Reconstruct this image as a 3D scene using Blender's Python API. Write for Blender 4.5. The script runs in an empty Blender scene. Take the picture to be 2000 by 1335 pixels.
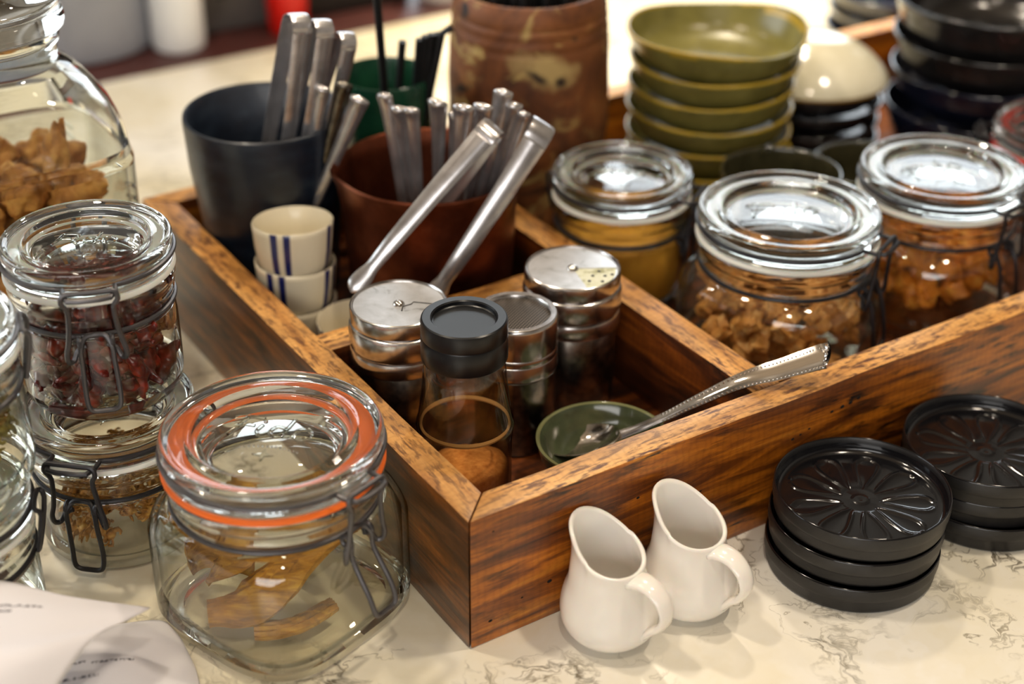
import bpy, bmesh, math, random
from mathutils import Vector, Matrix, Quaternion, noise as mnoise

PI = math.pi
rng = random.Random(11)
SC = bpy.context.scene
COL = SC.collection
YAW = 0.57598            # the crate stands turned by 33 degrees to the camera
CY, SY = math.cos(YAW), math.sin(YAW)
FL = 0.020               # height of the crate's floor over the counter


def L(u, v, z=0.0):
    """crate axes (u along its front, v towards its back) -> world"""
    return Vector((u * CY - v * SY, u * SY + v * CY, z))


def lin(c):
    return tuple((x / 12.92 if x <= 0.04045 else ((x + 0.055) / 1.055) ** 2.4) for x in (k / 255.0 for k in c)) + (1.0,)


# ------------------------------------------------------------------ materials
def new_mat(name):
    m = bpy.data.materials.new(name)
    m.use_nodes = True
    nt = m.node_tree
    return m, nt, nt.nodes['Principled BSDF']


def pmat(name, rgb, rough=.5, metal=0., trans=0., ior=1.45, coat=0., spec=.5, sss=0.):
    m, nt, b = new_mat(name)
    b.inputs['Base Color'].default_value = lin(rgb)
    b.inputs['Roughness'].default_value = rough
    b.inputs['Metallic'].default_value = metal
    b.inputs['Transmission Weight'].default_value = trans
    b.inputs['IOR'].default_value = ior
    b.inputs['Coat Weight'].default_value = coat
    b.inputs['Coat Roughness'].default_value = .06
    b.inputs['Specular IOR Level'].default_value = spec
    if sss:
        b.inputs['Subsurface Weight'].default_value = sss
        b.inputs['Subsurface Scale'].default_value = .004
    return m


def node(nt, t, **kw):
    n = nt.nodes.new(t)
    for k, v in kw.items():
        setattr(n, k, v)
    return n


def ramp(nt, fac, stops):
    r = node(nt, 'ShaderNodeValToRGB')
    els = r.color_ramp.elements
    while len(els) < len(stops):
        els.new(0.5)
    for e, (p, c) in zip(els, stops):
        e.position = p
        e.color = c if len(c) == 4 else lin(c)
    nt.links.new(fac, r.inputs['Fac'])
    return r.outputs['Color']


def coords(nt, scale, rot=(0, 0, 0), kind='Object'):
    tc = node(nt, 'ShaderNodeTexCoord')
    mp = node(nt, 'ShaderNodeMapping')
    mp.inputs['Scale'].default_value = scale
    mp.inputs['Rotation'].default_value = rot
    nt.links.new(tc.outputs[kind], mp.inputs['Vector'])
    return mp.outputs['Vector']


def noise(nt, vec, scale, detail=6, rough=.55, dist=0.):
    n = node(nt, 'ShaderNodeTexNoise')
    n.inputs['Scale'].default_value = scale
    n.inputs['Detail'].default_value = detail
    n.inputs['Roughness'].default_value = rough
    n.inputs['Distortion'].default_value = dist
    nt.links.new(vec, n.inputs['Vector'])
    return n.outputs['Fac']


def mix(nt, fac, a, b, mode='MIX'):
    n = node(nt, 'ShaderNodeMix', data_type='RGBA', blend_type=mode)
    for s, v in ((n.inputs[0], fac), (n.inputs[6], a), (n.inputs[7], b)):
        if isinstance(v, (int, float)):
            s.default_value = v
        elif isinstance(v, tuple):
            s.default_value = v if len(v) == 4 else lin(v)
        else:
            nt.links.new(v, s)
    return n.outputs[2]


def bump(nt, b, h, strength, dist=.001):
    n = node(nt, 'ShaderNodeBump')
    n.inputs['Strength'].default_value = strength
    n.inputs['Distance'].default_value = dist
    nt.links.new(h, n.inputs['Height'])
    nt.links.new(n.outputs['Normal'], b.inputs['Normal'])


def noise_mat(name, stops, scale=60, rough=.5, bmp=.3, dist=.001, stretch=(1, 1, 1), metal=0., coat=0., detail=6, warp=0., rstops=None):
    m, nt, b = new_mat(name)
    f = noise(nt, coords(nt, stretch), scale, detail, .6, warp)
    nt.links.new(ramp(nt, f, stops), b.inputs['Base Color'])
    b.inputs['Roughness'].default_value = rough
    b.inputs['Metallic'].default_value = metal
    b.inputs['Coat Weight'].default_value = coat
    b.inputs['Coat Roughness'].default_value = .08
    if rstops:
        nt.links.new(ramp(nt, f, [(p, (v, v, v, 1)) for p, v in rstops]), b.inputs['Roughness'])
    if bmp:
        bump(nt, b, f, bmp, dist)
    return m


def wood(name, axis, stops, dark, rough=.4, coat=.3, speck=.62, saw=.25, seed=0., fine=False):
    """sawn board: grain runs along axis 'X' or 'Y' of the board"""
    m, nt, b = new_mat(name)
    along, across = (5, 60) if axis == 'X' else (60, 5)
    v = coords(nt, (along, across, 60))
    off = node(nt, 'ShaderNodeVectorMath', operation='ADD')
    off.inputs[1].default_value = (seed, seed * 1.7, seed * .6)
    nt.links.new(v, off.inputs[0])
    v = off.outputs[0]
    grain = noise(nt, v, 1.3, 9, .62, 1.2)
    col = ramp(nt, grain, stops)
    sa, sc_ = (95, 420) if fine else (40, 260)
    sp = coords(nt, (sa, sc_, sc_) if axis == 'X' else (sc_, sa, sc_))
    spots = noise(nt, sp, .9, 5, .6, .4)
    sm = ramp(nt, spots, [(speck - .07, (0, 0, 0, 1)), (speck + .05, (1, 1, 1, 1))])
    big = noise(nt, coords(nt, (9, 14, 22) if axis == 'X' else (14, 9, 22)), 1.6, 4, .6, .8)
    bm_ = ramp(nt, big, [(.38, (.0, .0, .0, 1)), (.62, (1, 1, 1, 1))])
    smk = mix(nt, .45 if fine else 1., sm, mix(nt, 1., sm, bm_, 'MULTIPLY'))
    col = mix(nt, smk, col, dark)
    sw = node(nt, 'ShaderNodeTexWave', wave_type='BANDS', bands_direction=axis)
    sw.inputs['Scale'].default_value = 75
    sw.inputs['Distortion'].default_value = 5
    sw.inputs['Detail'].default_value = 3
    sw.inputs['Detail Scale'].default_value = 2.
    nt.links.new(coords(nt, (1, 1, 1)), sw.inputs['Vector'])
    tone = ramp(nt, sw.outputs['Fac'], [(0, (.62, .56, .5, 1)), (.6, (1, 1, 1, 1))])
    col = mix(nt, saw, col, mix(nt, 1., col, tone, 'MULTIPLY'))
    blot = ramp(nt, big, [(.3, (.55, .48, .42, 1)), (.6, (1.12, 1.05, 1, 1))])
    col = mix(nt, .75, col, mix(nt, 1., col, blot, 'MULTIPLY'))
    nt.links.new(col, b.inputs['Base Color'])
    b.inputs['Roughness'].default_value = rough
    b.inputs['Coat Weight'].default_value = coat
    b.inputs['Coat Roughness'].default_value = .25
    bump(nt, b, grain, .35, .0012)
    return m


def marble(name):
    m, nt, b = new_mat(name)
    v = coords(nt, (1, 1, 1))
    warp = noise(nt, v, 9, 5, .6)
    wv = node(nt, 'ShaderNodeVectorMath', operation='MULTIPLY_ADD')
    comb = node(nt, 'ShaderNodeCombineXYZ')
    for i in range(3):
        nt.links.new(warp, comb.inputs[i])
    nt.links.new(comb.outputs[0], wv.inputs[0])
    wv.inputs[1].default_value = (.16, -.13, .1)
    nt.links.new(v, wv.inputs[2])
    w = wv.outputs[0]

    def vein(scale, width, seed):
        a = node(nt, 'ShaderNodeVectorMath', operation='ADD')
        a.inputs[1].default_value = (seed, seed * .37, 0)
        nt.links.new(w, a.inputs[0])
        f = noise(nt, a.outputs[0], scale, 7, .58, .6)
        return ramp(nt, f, [(.5 - width, (0, 0, 0, 1)), (.5, (1, 1, 1, 1)), (.5 + width, (0, 0, 0, 1))])
    patch = noise(nt, v, 11, 4, .6, .5)
    pm = ramp(nt, patch, [(.49, (0, 0, 0, 1)), (.66, (1, 1, 1, 1))])
    base = ramp(nt, noise(nt, w, 6, 6, .6, .3), [(.3, (214, 202, 168)), (.5, (234, 226, 204)), (.68, (242, 238, 228))])
    v1 = mix(nt, 1., vein(8, .018, 3.1), pm, 'MULTIPLY')
    v2 = mix(nt, 1., vein(20, .02, 8.4), pm, 'MULTIPLY')
    col = mix(nt, v1, base, (72, 62, 44))
    half = mix(nt, 1., v2, (.8, .8, .8, 1), 'MULTIPLY')
    col = mix(nt, half, col, (106, 92, 62))
    nt.links.new(col, b.inputs['Base Color'])
    b.inputs['Roughness'].default_value = .22
    return m


def striped_cup_mat(name):
    """cream porcelain with pairs of upright blue brush stripes round the outside"""
    m, nt, b = new_mat(name)
    tc = node(nt, 'ShaderNodeTexCoord')
    sep = node(nt, 'ShaderNodeSeparateXYZ')
    nt.links.new(tc.outputs['Object'], sep.inputs[0])
    at = node(nt, 'ShaderNodeMath', operation='ARCTAN2')
    nt.links.new(sep.outputs[1], at.inputs[0])
    nt.links.new(sep.outputs[0], at.inputs[1])
    sc = node(nt, 'ShaderNodeMath', operation='MULTIPLY')
    sc.inputs[1].default_value = 4 / (2 * PI)
    nt.links.new(at.outputs[0], sc.inputs[0])
    fr = node(nt, 'ShaderNodeMath', operation='FRACT')
    nt.links.new(sc.outputs[0], fr.inputs[0])
    W, K = (0, 0, 0, 1), (1, 1, 1, 1)
    st = ramp(nt, fr.outputs[0], [(0, W), (.30, W), (.33, K), (.42, K), (.45, W), (.52, W), (.55, K), (.63, K), (.66, W)])
    r2 = node(nt, 'ShaderNodeVectorMath', operation='MULTIPLY')
    r2.inputs[1].default_value = (1, 1, 0)
    nt.links.new(tc.outputs['Object'], r2.inputs[0])
    ln = node(nt, 'ShaderNodeVectorMath', operation='LENGTH')
    nt.links.new(r2.outputs[0], ln.inputs[0])
    att = node(nt, 'ShaderNodeAttribute', attribute_name='outer')
    fac = mix(nt, 1., st, att.outputs['Color'], 'MULTIPLY')
    col = mix(nt, fac, (226, 216, 190), (26, 34, 92))
    nt.links.new(col, b.inputs['Base Color'])
    b.inputs['Roughness'].default_value = .2
    return m


def print_mat(name, rows):
    """white thermal paper with rows of small grey print, by the sheet's own UV"""
    m, nt, b = new_mat(name)
    uv = node(nt, 'ShaderNodeUVMap')
    sep = node(nt, 'ShaderNodeSeparateXYZ')
    nt.links.new(uv.outputs[0], sep.inputs[0])
    acc = None
    for (v0, u0, u1) in rows:
        d = node(nt, 'ShaderNodeMath', operation='SUBTRACT')
        d.inputs[1].default_value = v0
        nt.links.new(sep.outputs[1], d.inputs[0])
        a = node(nt, 'ShaderNodeMath', operation='ABSOLUTE')
        nt.links.new(d.outputs[0], a.inputs[0])
        lt = node(nt, 'ShaderNodeMath', operation='LESS_THAN')
        lt.inputs[1].default_value = .009
        nt.links.new(a.outputs[0], lt.inputs[0])
        g = node(nt, 'ShaderNodeMath', operation='GREATER_THAN')
        g.inputs[1].default_value = u0
        nt.links.new(sep.outputs[0], g.inputs[0])
        g2 = node(nt, 'ShaderNodeMath', operation='LESS_THAN')
        g2.inputs[1].default_value = u1
        nt.links.new(sep.outputs[0], g2.inputs[0])
        p = node(nt, 'ShaderNodeMath', operation='MULTIPLY')
        nt.links.new(lt.outputs[0], p.inputs[0])
        nt.links.new(g.outputs[0], p.inputs[1])
        p2 = node(nt, 'ShaderNodeMath', operation='MULTIPLY')
        nt.links.new(p.outputs[0], p2.inputs[0])
        nt.links.new(g2.outputs[0], p2.inputs[1])
        if acc is None:
            acc = p2.outputs[0]
        else:
            mx = node(nt, 'ShaderNodeMath', operation='MAXIMUM')
            nt.links.new(acc, mx.inputs[0])
            nt.links.new(p2.outputs[0], mx.inputs[1])
            acc = mx.outputs[0]
    mp = node(nt, 'ShaderNodeMapping')
    mp.inputs['Scale'].default_value = (95, 60, 1)
    nt.links.new(uv.outputs[0], mp.inputs[0])
    letters = ramp(nt, noise(nt, mp.outputs[0], 1., 2, .5), [(.44, (0, 0, 0, 1)), (.52, (1, 1, 1, 1))])
    ink = mix(nt, 1., acc, letters, 'MULTIPLY')
    col = mix(nt, ink, (232, 230, 236), (70, 66, 82))
    nt.links.new(col, b.inputs['Base Color'])
    b.inputs['Roughness'].default_value = .6
    return m


M = {}
def thin_glass(name, rgb, edge, rough=0., bent=0.):
    """pane glass: light goes straight through, more mirror and a deeper tint where the wall is seen edge on"""
    m = bpy.data.materials.new(name)
    m.use_nodes = True
    nt = m.node_tree
    nt.nodes.remove(nt.nodes['Principled BSDF'])
    lw = node(nt, 'ShaderNodeLayerWeight')
    lw.inputs['Blend'].default_value = .5
    pw = node(nt, 'ShaderNodeMath', operation='POWER')
    pw.inputs[1].default_value = 4.
    nt.links.new(lw.outputs['Facing'], pw.inputs[0])
    ma = node(nt, 'ShaderNodeMath', operation='MULTIPLY_ADD')
    ma.inputs[1].default_value = .8
    ma.inputs[2].default_value = .055
    nt.links.new(pw.outputs[0], ma.inputs[0])
    gl = node(nt, 'ShaderNodeBsdfGlossy')
    gl.inputs['Roughness'].default_value = rough
    tr = node(nt, 'ShaderNodeBsdfTransparent')
    nt.links.new(ramp(nt, lw.outputs['Facing'], [(0., rgb), (.62, rgb), (.86, tuple((x + y) // 2 for x, y in zip(rgb, edge))), (.98, edge)]), tr.inputs['Color'])
    b = node(nt, 'ShaderNodeMixShader')
    nt.links.new(ma.outputs[0], b.inputs[0])
    nt.links.new(tr.outputs[0], b.inputs[1])
    nt.links.new(gl.outputs[0], b.inputs[2])
    out = b.outputs[0]
    if bent:       # thick wall: a share of the light is bent by the glass
        rf = node(nt, 'ShaderNodeBsdfGlass')
        rf.inputs['IOR'].default_value = 1.45
        rf.inputs['Roughness'].default_value = rough
        rf.inputs['Color'].default_value = lin(rgb)
        c = node(nt, 'ShaderNodeMixShader')
        c.inputs[0].default_value = bent
        nt.links.new(out, c.inputs[1])
        nt.links.new(rf.outputs[0], c.inputs[2])
        out = c.outputs[0]
    nt.links.new(out, nt.nodes['Material Output'].inputs['Surface'])
    return m


M['glass'] = thin_glass('clear_glass', (254, 254, 250), (92, 98, 90), 0.)
M['lid_glass'] = pmat('thick_clear_glass', (248, 252, 250), .0, trans=1., ior=1.47)
M['plastic_clear'] = thin_glass('clear_plastic', (252, 250, 246), (150, 142, 132), .03)
M['orange_rubber'] = pmat('orange_rubber', (250, 116, 36), .4)
M['clear_rubber'] = pmat('whitish_rubber', (222, 222, 214), .45, sss=.2)
M['red_rubber'] = pmat('red_rubber', (214, 50, 34), .4)
M['grey_wire'] = pmat('dull_grey_wire', (92, 90, 92), .4, metal=.7)
M['black_wire'] = pmat('dark_coated_wire', (44, 43, 46), .38, metal=.35)
M['steel'] = noise_mat('brushed_steel', [(.3, (176, 172, 170)), (.7, (222, 218, 216))], 90, .22, .05, .0004, metal=1.)
M['cutlery'] = noise_mat('table_steel', [(.3, (176, 172, 172)), (.7, (218, 215, 216))], 90, .24, .03, .0004, metal=.84)
M['steel_bright'] = pmat('polished_steel', (214, 209, 204), .12, metal=1.)
M['steel_top'] = noise_mat('scuffed_steel', [(.26, (120, 118, 116)), (.40, (196, 196, 196)), (.66, (216, 216, 218))], 90, .36, .04, .0004, metal=.85, warp=.6)
M['steel_dark'] = noise_mat('tarnished_steel', [(.3, (84, 80, 74)), (.7, (150, 144, 134))], 200, .25, .1, .0004, metal=1.)
M['copper'] = noise_mat('aged_copper', [(.3, (84, 44, 28)), (.55, (120, 64, 42)), (.75, (152, 92, 64))], 40, .38, .08, .0006, metal=.9)
M['black_gloss'] = pmat('black_glaze', (17, 17, 20), .12, coat=.3)
M['black_satin'] = noise_mat('black_satin_ceramic', [(.3, (22, 21, 22)), (.7, (32, 31, 31))], 300, .42, .05, .0003)
M['cap_black'] = pmat('black_plastic', (13, 14, 17), .3)
M['straw_black'] = pmat('black_straw', (10, 10, 11), .5)
M['porcelain'] = pmat('white_porcelain', (246, 240, 232), .14, coat=.5, sss=.15)
M['cup'] = striped_cup_mat('blue_striped_porcelain')
M['olive'] = noise_mat('olive_glaze', [(.3, (100, 94, 46)), (.7, (132, 124, 66))], 40, .27, .05, .0006)
M['dish_green'] = noise_mat('grey_green_glaze', [(.3, (54, 62, 44)), (.7, (84, 92, 66))], 60, .13, .03, .0006, coat=.5)
M['dark_olive'] = noise_mat('dark_olive_glaze', [(.3, (40, 38, 24)), (.7, (66, 62, 42))], 60, .14, .03, .0006, coat=.5)
M['navy'] = noise_mat('navy_glaze', [(.3, (13, 16, 30)), (.7, (26, 30, 48))], 50, .14, .04, .0006, coat=.5)
M['charcoal'] = noise_mat('charcoal_glaze', [(.3, (18, 17, 17)), (.7, (32, 30, 30))], 60, .2, .05, .0006, coat=.3)
M['cream'] = noise_mat('cream_lustre_glaze', [(.3, (196, 188, 158)), (.7, (226, 220, 198))], 30, .16, .03, .0006, coat=.6)
M['amber_rim'] = pmat('amber_rim_glaze', (126, 92, 34), .2, coat=.4)
M['pot_navy'] = noise_mat('slate_blue_stoneware', [(.3, (12, 17, 28)), (.55, (22, 31, 44)), (.75, (42, 50, 58))], 45, .38, .12, .0008, stretch=(1, 1, 3), coat=.1)
M['pot_green'] = noise_mat('bottle_green_glaze', [(.3, (13, 46, 36)), (.7, (28, 74, 50))], 40, .22, .05, .0006, coat=.4)
M['marble'] = marble('veined_cream_marble')
M['maroon'] = noise_mat('maroon_wood', [(.3, (50, 24, 22)), (.7, (84, 44, 40))], 30, .4, .05, stretch=(1, 8, 8))
WS = [(.28, (46, 20, 4)), (.43, (116, 60, 11)), (.57, (186, 108, 22)), (.74, (224, 154, 50))]
WD = [(.28, (32, 14, 3)), (.45, (80, 43, 9)), (.6, (132, 78, 19)), (.76, (176, 112, 36))]
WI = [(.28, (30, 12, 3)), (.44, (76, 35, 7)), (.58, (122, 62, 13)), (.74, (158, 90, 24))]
WT = [(.25, (148, 94, 40)), (.45, (204, 148, 76)), (.62, (224, 172, 100)), (.8, (234, 192, 126))]
for ax in 'XY':
    M['side' + ax] = wood('varnished_board_' + ax, ax, WS if ax == 'X' else WD, (26, 11, 4), .36, .35, .55, .3, 1.3 if ax == 'X' else 6.1)
    M['top' + ax] = wood('sawn_edge_' + ax, ax, WT, (84, 42, 18), .5, .1, .555, .25, 4.2 if ax == 'X' else 9.4, fine=True)
    M['inside' + ax] = wood('shade_toned_board_' + ax, ax, WI, (20, 8, 3), .45, .15, .57, .4, 2.7 if ax == 'X' else 8.1)  # darker wood: the deep shade inside the crate is put into the colour


# ------------------------------------------------------------------ mesh helpers
def link(o, parent=None):
    COL.objects.link(o)
    if parent is not None:
        o.parent = parent
    return o


def obj(name, bm, mats, parent=None, sharp=40, smooth=True):
    me = bpy.data.meshes.new(name)
    bmesh.ops.recalc_face_normals(bm, faces=bm.faces)
    for f in bm.faces:
        f.smooth = smooth
    bm.to_mesh(me)
    bm.free()
    for m in (mats if isinstance(mats, (list, tuple)) else [mats]):
        me.materials.append(m)
    if smooth and sharp:
        me.set_sharp_from_angle(angle=math.radians(sharp))
    return link(bpy.data.objects.new(name, me), parent)


def tag(o, label, cat, group=None, kind=None):
    o['label'] = label
    o['category'] = cat
    if group:
        o['group'] = group
    if kind:
        o['kind'] = kind
    return o


def thing(name, label, cat, loc, rz=0., group=None, rot=None):
    o = bpy.data.objects.new(name, None)
    o.empty_display_size = .01
    o.location = loc
    o.rotation_euler = rot if rot else (0, 0, rz)
    COL.objects.link(o)
    return tag(o, label, cat, group)


def dup(o, loc, rz=None, label=None, parent=None, rot=None):
    c = o.copy()
    COL.objects.link(c)
    c.parent = parent
    if parent is None:
        c.location = loc
        if rot is not None:
            c.rotation_euler = rot
        elif rz is not None:
            c.rotation_euler = (0, 0, rz)
        if label:
            c['label'] = label
    for ch in list(o.children):
        dup(ch, None, parent=c)
    return c


def structure(o):
    o['kind'] = 'structure'
    return o


def catmull(pts, k=4, closed=False):
    pts = [Vector(p) for p in pts]
    n = len(pts)
    out = []
    rngi = range(n) if closed else range(n - 1)
    for i in rngi:
        if closed:
            p0, p1, p2, p3 = pts[(i - 1) % n], pts[i], pts[(i + 1) % n], pts[(i + 2) % n]
        else:
            p0, p1, p2, p3 = pts[max(i - 1, 0)], pts[i], pts[i + 1], pts[min(i + 2, n - 1)]
        for j in range(k):
            t = j / k
            out.append(.5 * ((2 * p1) + (p2 - p0) * t + (2 * p0 - 5 * p1 + 4 * p2 - p3) * t * t + (3 * p1 - p0 - 3 * p2 + p3) * t ** 3))
    if not closed:
        out.append(pts[-1])
    return out


def lathe(bm, prof, seg=64, fn=None, mat=0):
    """prof: (r, z[, n]) rings; n is the squareness of the ring (2 = circle); fn(x,y,z,theta) bends a point"""
    rings = []
    for p in prof:
        r, z = p[0], p[1]
        n = p[2] if len(p) > 2 else 2.
        if r < 1e-6:
            q = (0, 0, z)
            rings.append([bm.verts.new(fn(0, 0, z, 0) if fn else q)])
            continue
        ring = []
        for i in range(seg):
            t = 2 * PI * i / seg
            c, s = math.cos(t), math.sin(t)
            k = 1. if n == 2. else (abs(c) ** n + abs(s) ** n) ** (-1. / n)
            x, y = r * k * c, r * k * s
            ring.append(bm.verts.new(fn(x, y, z, t) if fn else (x, y, z)))
        rings.append(ring)
    for a, b in zip(rings, rings[1:]):
        for i in range(seg):
            j = (i + 1) % seg
            if len(a) == 1 and len(b) == 1:
                continue
            if len(a) == 1:
                f = bm.faces.new((a[0], b[i], b[j]))
            elif len(b) == 1:
                f = bm.faces.new((a[i], a[j], b[0]))
            else:
                f = bm.faces.new((a[i], a[j], b[j], b[i]))
            f.material_index = mat
    return rings


def tube(bm, pts, r, closed=False, seg=8, k=0, flat=None, mat=0):
    """sweep a round (or flat=(a,b) oval) section along pts; r may be a function of 0..1"""
    pts = catmull(pts, k, closed) if k else [Vector(p) for p in pts]
    n = len(pts)
    tang = []
    for i in range(n):
        if closed:
            t = pts[(i + 1) % n] - pts[i - 1]
        else:
            t = pts[min(i + 1, n - 1)] - pts[max(i - 1, 0)]
        tang.append(t.normalized() if t.length > 1e-9 else Vector((0, 0, 1)))
    up = Vector((0, 0, 1)) if abs(tang[0].z) < .9 else Vector((1, 0, 0))
    nrm = (up - tang[0] * up.dot(tang[0])).normalized()
    rings = []
    for i in range(n):
        if i:
            nrm = nrm - tang[i] * nrm.dot(tang[i])
            nrm = nrm.normalized() if nrm.length > 1e-6 else tang[i].orthogonal().normalized()
        bi = tang[i].cross(nrm)
        rad = r(i / max(n - 1, 1)) if callable(r) else r
        fa, fb = flat if flat else (1., 1.)
        rings.append([bm.verts.new(pts[i] + nrm * (math.cos(2 * PI * j / seg) * rad * fa) + bi * (math.sin(2 * PI * j / seg) * rad * fb)) for j in range(seg)])
    m = n if closed else n - 1
    for i in range(m):
        a, b = rings[i], rings[(i + 1) % n]
        for j in range(seg):
            f = bm.faces.new((a[j], a[(j + 1) % seg], b[(j + 1) % seg], b[j]))
            f.material_index = mat
    if not closed:
        for rg in (rings[0][::-1], rings[-1]):
            bm.faces.new(rg).material_index = mat
    return rings


def prism(bm, poly, z0, z1, mat=0):
    a = [bm.verts.new((x, y, z0)) for x, y in poly]
    b = [bm.verts.new((x, y, z1)) for x, y in poly]
    n = len(poly)
    fs = [bm.faces.new(a[::-1]), bm.faces.new(b)]
    for i in range(n):
        fs.append(bm.faces.new((a[i], a[(i + 1) % n], b[(i + 1) % n], b[i])))
    for f in fs:
        f.material_index = mat
    return fs


def box(bm, x0, x1, y0, y1, z0, z1, mat=0):
    return prism(bm, [(x0, y0), (x1, y0), (x1, y1), (x0, y1)], z0, z1, mat)


def bevel(bm, w, seg=2):
    bmesh.ops.bevel(bm, geom=[e for e in bm.edges], offset=w, segments=seg, profile=.6, affect='EDGES')


def arc(r, a0, a1, z, n):
    return [Vector((r * math.cos(a0 + (a1 - a0) * i / n), r * math.sin(a0 + (a1 - a0) * i / n), z)) for i in range(n + 1)]


# ------------------------------------------------------------------ setting
def wall(name, x0, x1, y0, y1, z0, z1, m):
    bm = bmesh.new()
    box(bm, x0, x1, y0, y1, z0, z1)
    return structure(obj(name, bm, m, smooth=False))


M['floor'] = noise_mat('dark_floor', [(.3, (52, 44, 40)), (.7, (74, 62, 54))], 3, .5, .0)
M['wallp'] = noise_mat('warm_plaster', [(.3, (168, 160, 150)), (.7, (184, 176, 166))], 4, .8, .05)
M['ceil'] = noise_mat('ceiling_paint', [(.3, (120, 108, 92)), (.7, (134, 120, 102))], 4, .8, .0)
wall('floor', -2.6, 2.6, -2.6, 3.2, -.95, -.9, M['floor'])
wall('ceiling', -2.6, 2.6, -2.6, 3.2, 1.8, 1.85, M['ceil'])
wall('wall_left', -2.65, -2.6, -2.6, 3.2, -.9, 1.8, M['wallp'])
wall('wall_right', 2.6, 2.65, -2.6, 3.2, -.9, 1.8, M['wallp'])
wall('wall_back', -2.6, 2.6, 3.2, 3.25, -.9, 1.8, M['wallp'])
wall('wall_front', -2.6, 2.6, -2.65, -2.6, -.9, 1.8, M['wallp'])
M['frame'] = pmat('window_paint', (70, 64, 58), .4)


def window(name, w, h, loc, rz, bars):
    bm = bmesh.new()
    t = .05
    box(bm, -w / 2 - t, -w / 2, -.03, .03, -h / 2, h / 2)
    box(bm, w / 2, w / 2 + t, -.03, .03, -h / 2, h / 2)
    box(bm, -w / 2 - t, w / 2 + t, -.03, .03, h / 2, h / 2 + t)
    box(bm, -w / 2 - t, w / 2 + t, -.03, .03, -h / 2 - t, -h / 2)
    for i in range(1, bars):
        x = -w / 2 + w * i / bars
        box(bm, x - .02, x + .02, -.025, .025, -h / 2, h / 2)
    o = structure(obj(name, bm, M['frame'], smooth=False))
    o.location = loc
    o.rotation_euler = (0, 0, rz)
    return o


def area(name, loc, target, sx, sy, power, color):
    l = bpy.data.lights.new(name, 'AREA')
    l.shape = 'RECTANGLE'
    l.size, l.size_y = sx, sy
    l.energy = power
    l.color = color
    o = bpy.data.objects.new(name, l)
    o.location = loc
    o.rotation_euler = (Vector(target) - Vector(loc)).to_track_quat('-Z', 'Y').to_euler()
    return link(o)


def bulb(name, loc, power, color, r=.035):
    l = bpy.data.lights.new(name, 'POINT')
    l.energy = power
    l.color = color
    l.shadow_soft_size = r
    o = bpy.data.objects.new(name, l)
    o.location = loc
    return link(o)


COOL = (.86, .94, 1.)
WARM = (1., .86, .68)
window('window_1', 2.2, .95, (.35, 3.16, 1.12), 0, 3)
area('daylight_back', (.35, 3.12, 1.12), (.35, 0, 1.12), 2.2, .95, 25, COOL)
window('window_2', 1.8, 1.1, (-2.56, .6, .95), PI / 2, 2)
area('daylight_left', (-2.52, .6, .95), (0, .6, .95), 1.8, 1.1, 22, COOL)
window('front_fill_frame', 2.2, 1.1, (-.3, -2.56, .95), 0, 3)  # unseen window frame, added round the fill light
area('front_fill', (-.3, -2.52, .95), (0, 0, .6), 2.2, 1.1, 24, (1., .97, .94))  # fill light added on the camera side
for i, (x, y, z, pw) in enumerate(((-.35, .15, 1.05, 7.5), (.45, .12, 1.1, 8.5), (.12, .75, 1.0, 7), (.05, -.45, 1.2, 5), (-.75, .7, 1.15, 4))):
    bulb('ceiling_bulb', (x, y, z), pw * 1.12, WARM)
sp = bpy.data.lights.new('counter_spot', 'SPOT')
sp.energy = 60
sp.color = (1., .86, .62)
sp.spot_size = math.radians(44)
sp.spot_blend = .8
sp.shadow_soft_size = .05
so = link(bpy.data.objects.new('counter_spot', sp))
so.location = (.18, 1.05, .95)
so.rotation_euler = (Vector((.16, .80, 0)) - so.location).to_track_quat('-Z', 'Y').to_euler()

SC.world = bpy.data.worlds.new('room_air')
SC.world.use_nodes = True
SC.world.node_tree.nodes['Background'].inputs[0].default_value = (.05, .048, .045, 1)

# counter: marble slab over a carcass, maroon ledge behind it
ct = thing('counter', 'cream veined marble counter that everything stands on', 'counter', (0, 0, 0), YAW)
bm = bmesh.new()
box(bm, -1.1, 1.7, -.62, .76, -.03, 0)
bevel(bm, .003)
obj('countertop', bm, M['marble'], ct)
bm = bmesh.new()
box(bm, -1.1, 1.7, .761, .93, -.03, 0)
bevel(bm, .003)
obj('wooden_ledge', bm, M['maroon'], ct)['label'] = 'dark maroon wooden ledge along the back of the marble'
bm = bmesh.new()
box(bm, -1.05, 1.65, -.57, .9, -.9, -.0305)
obj('cabinet_base', bm, M['maroon'], ct, smooth=False)

# ------------------------------------------------------------------ the wooden crate
H, TL, TF = .072, .0165, .0158
LI, LO, D1, D2, C1, C2, UW = .3658, .3814, .1728, .1904, .1655, .1831, .66
cr = thing('wooden_crate', 'long brown wooden crate with dividers, dark saw marks on its boards', 'crate', (0, 0, 0), YAW)


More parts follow.
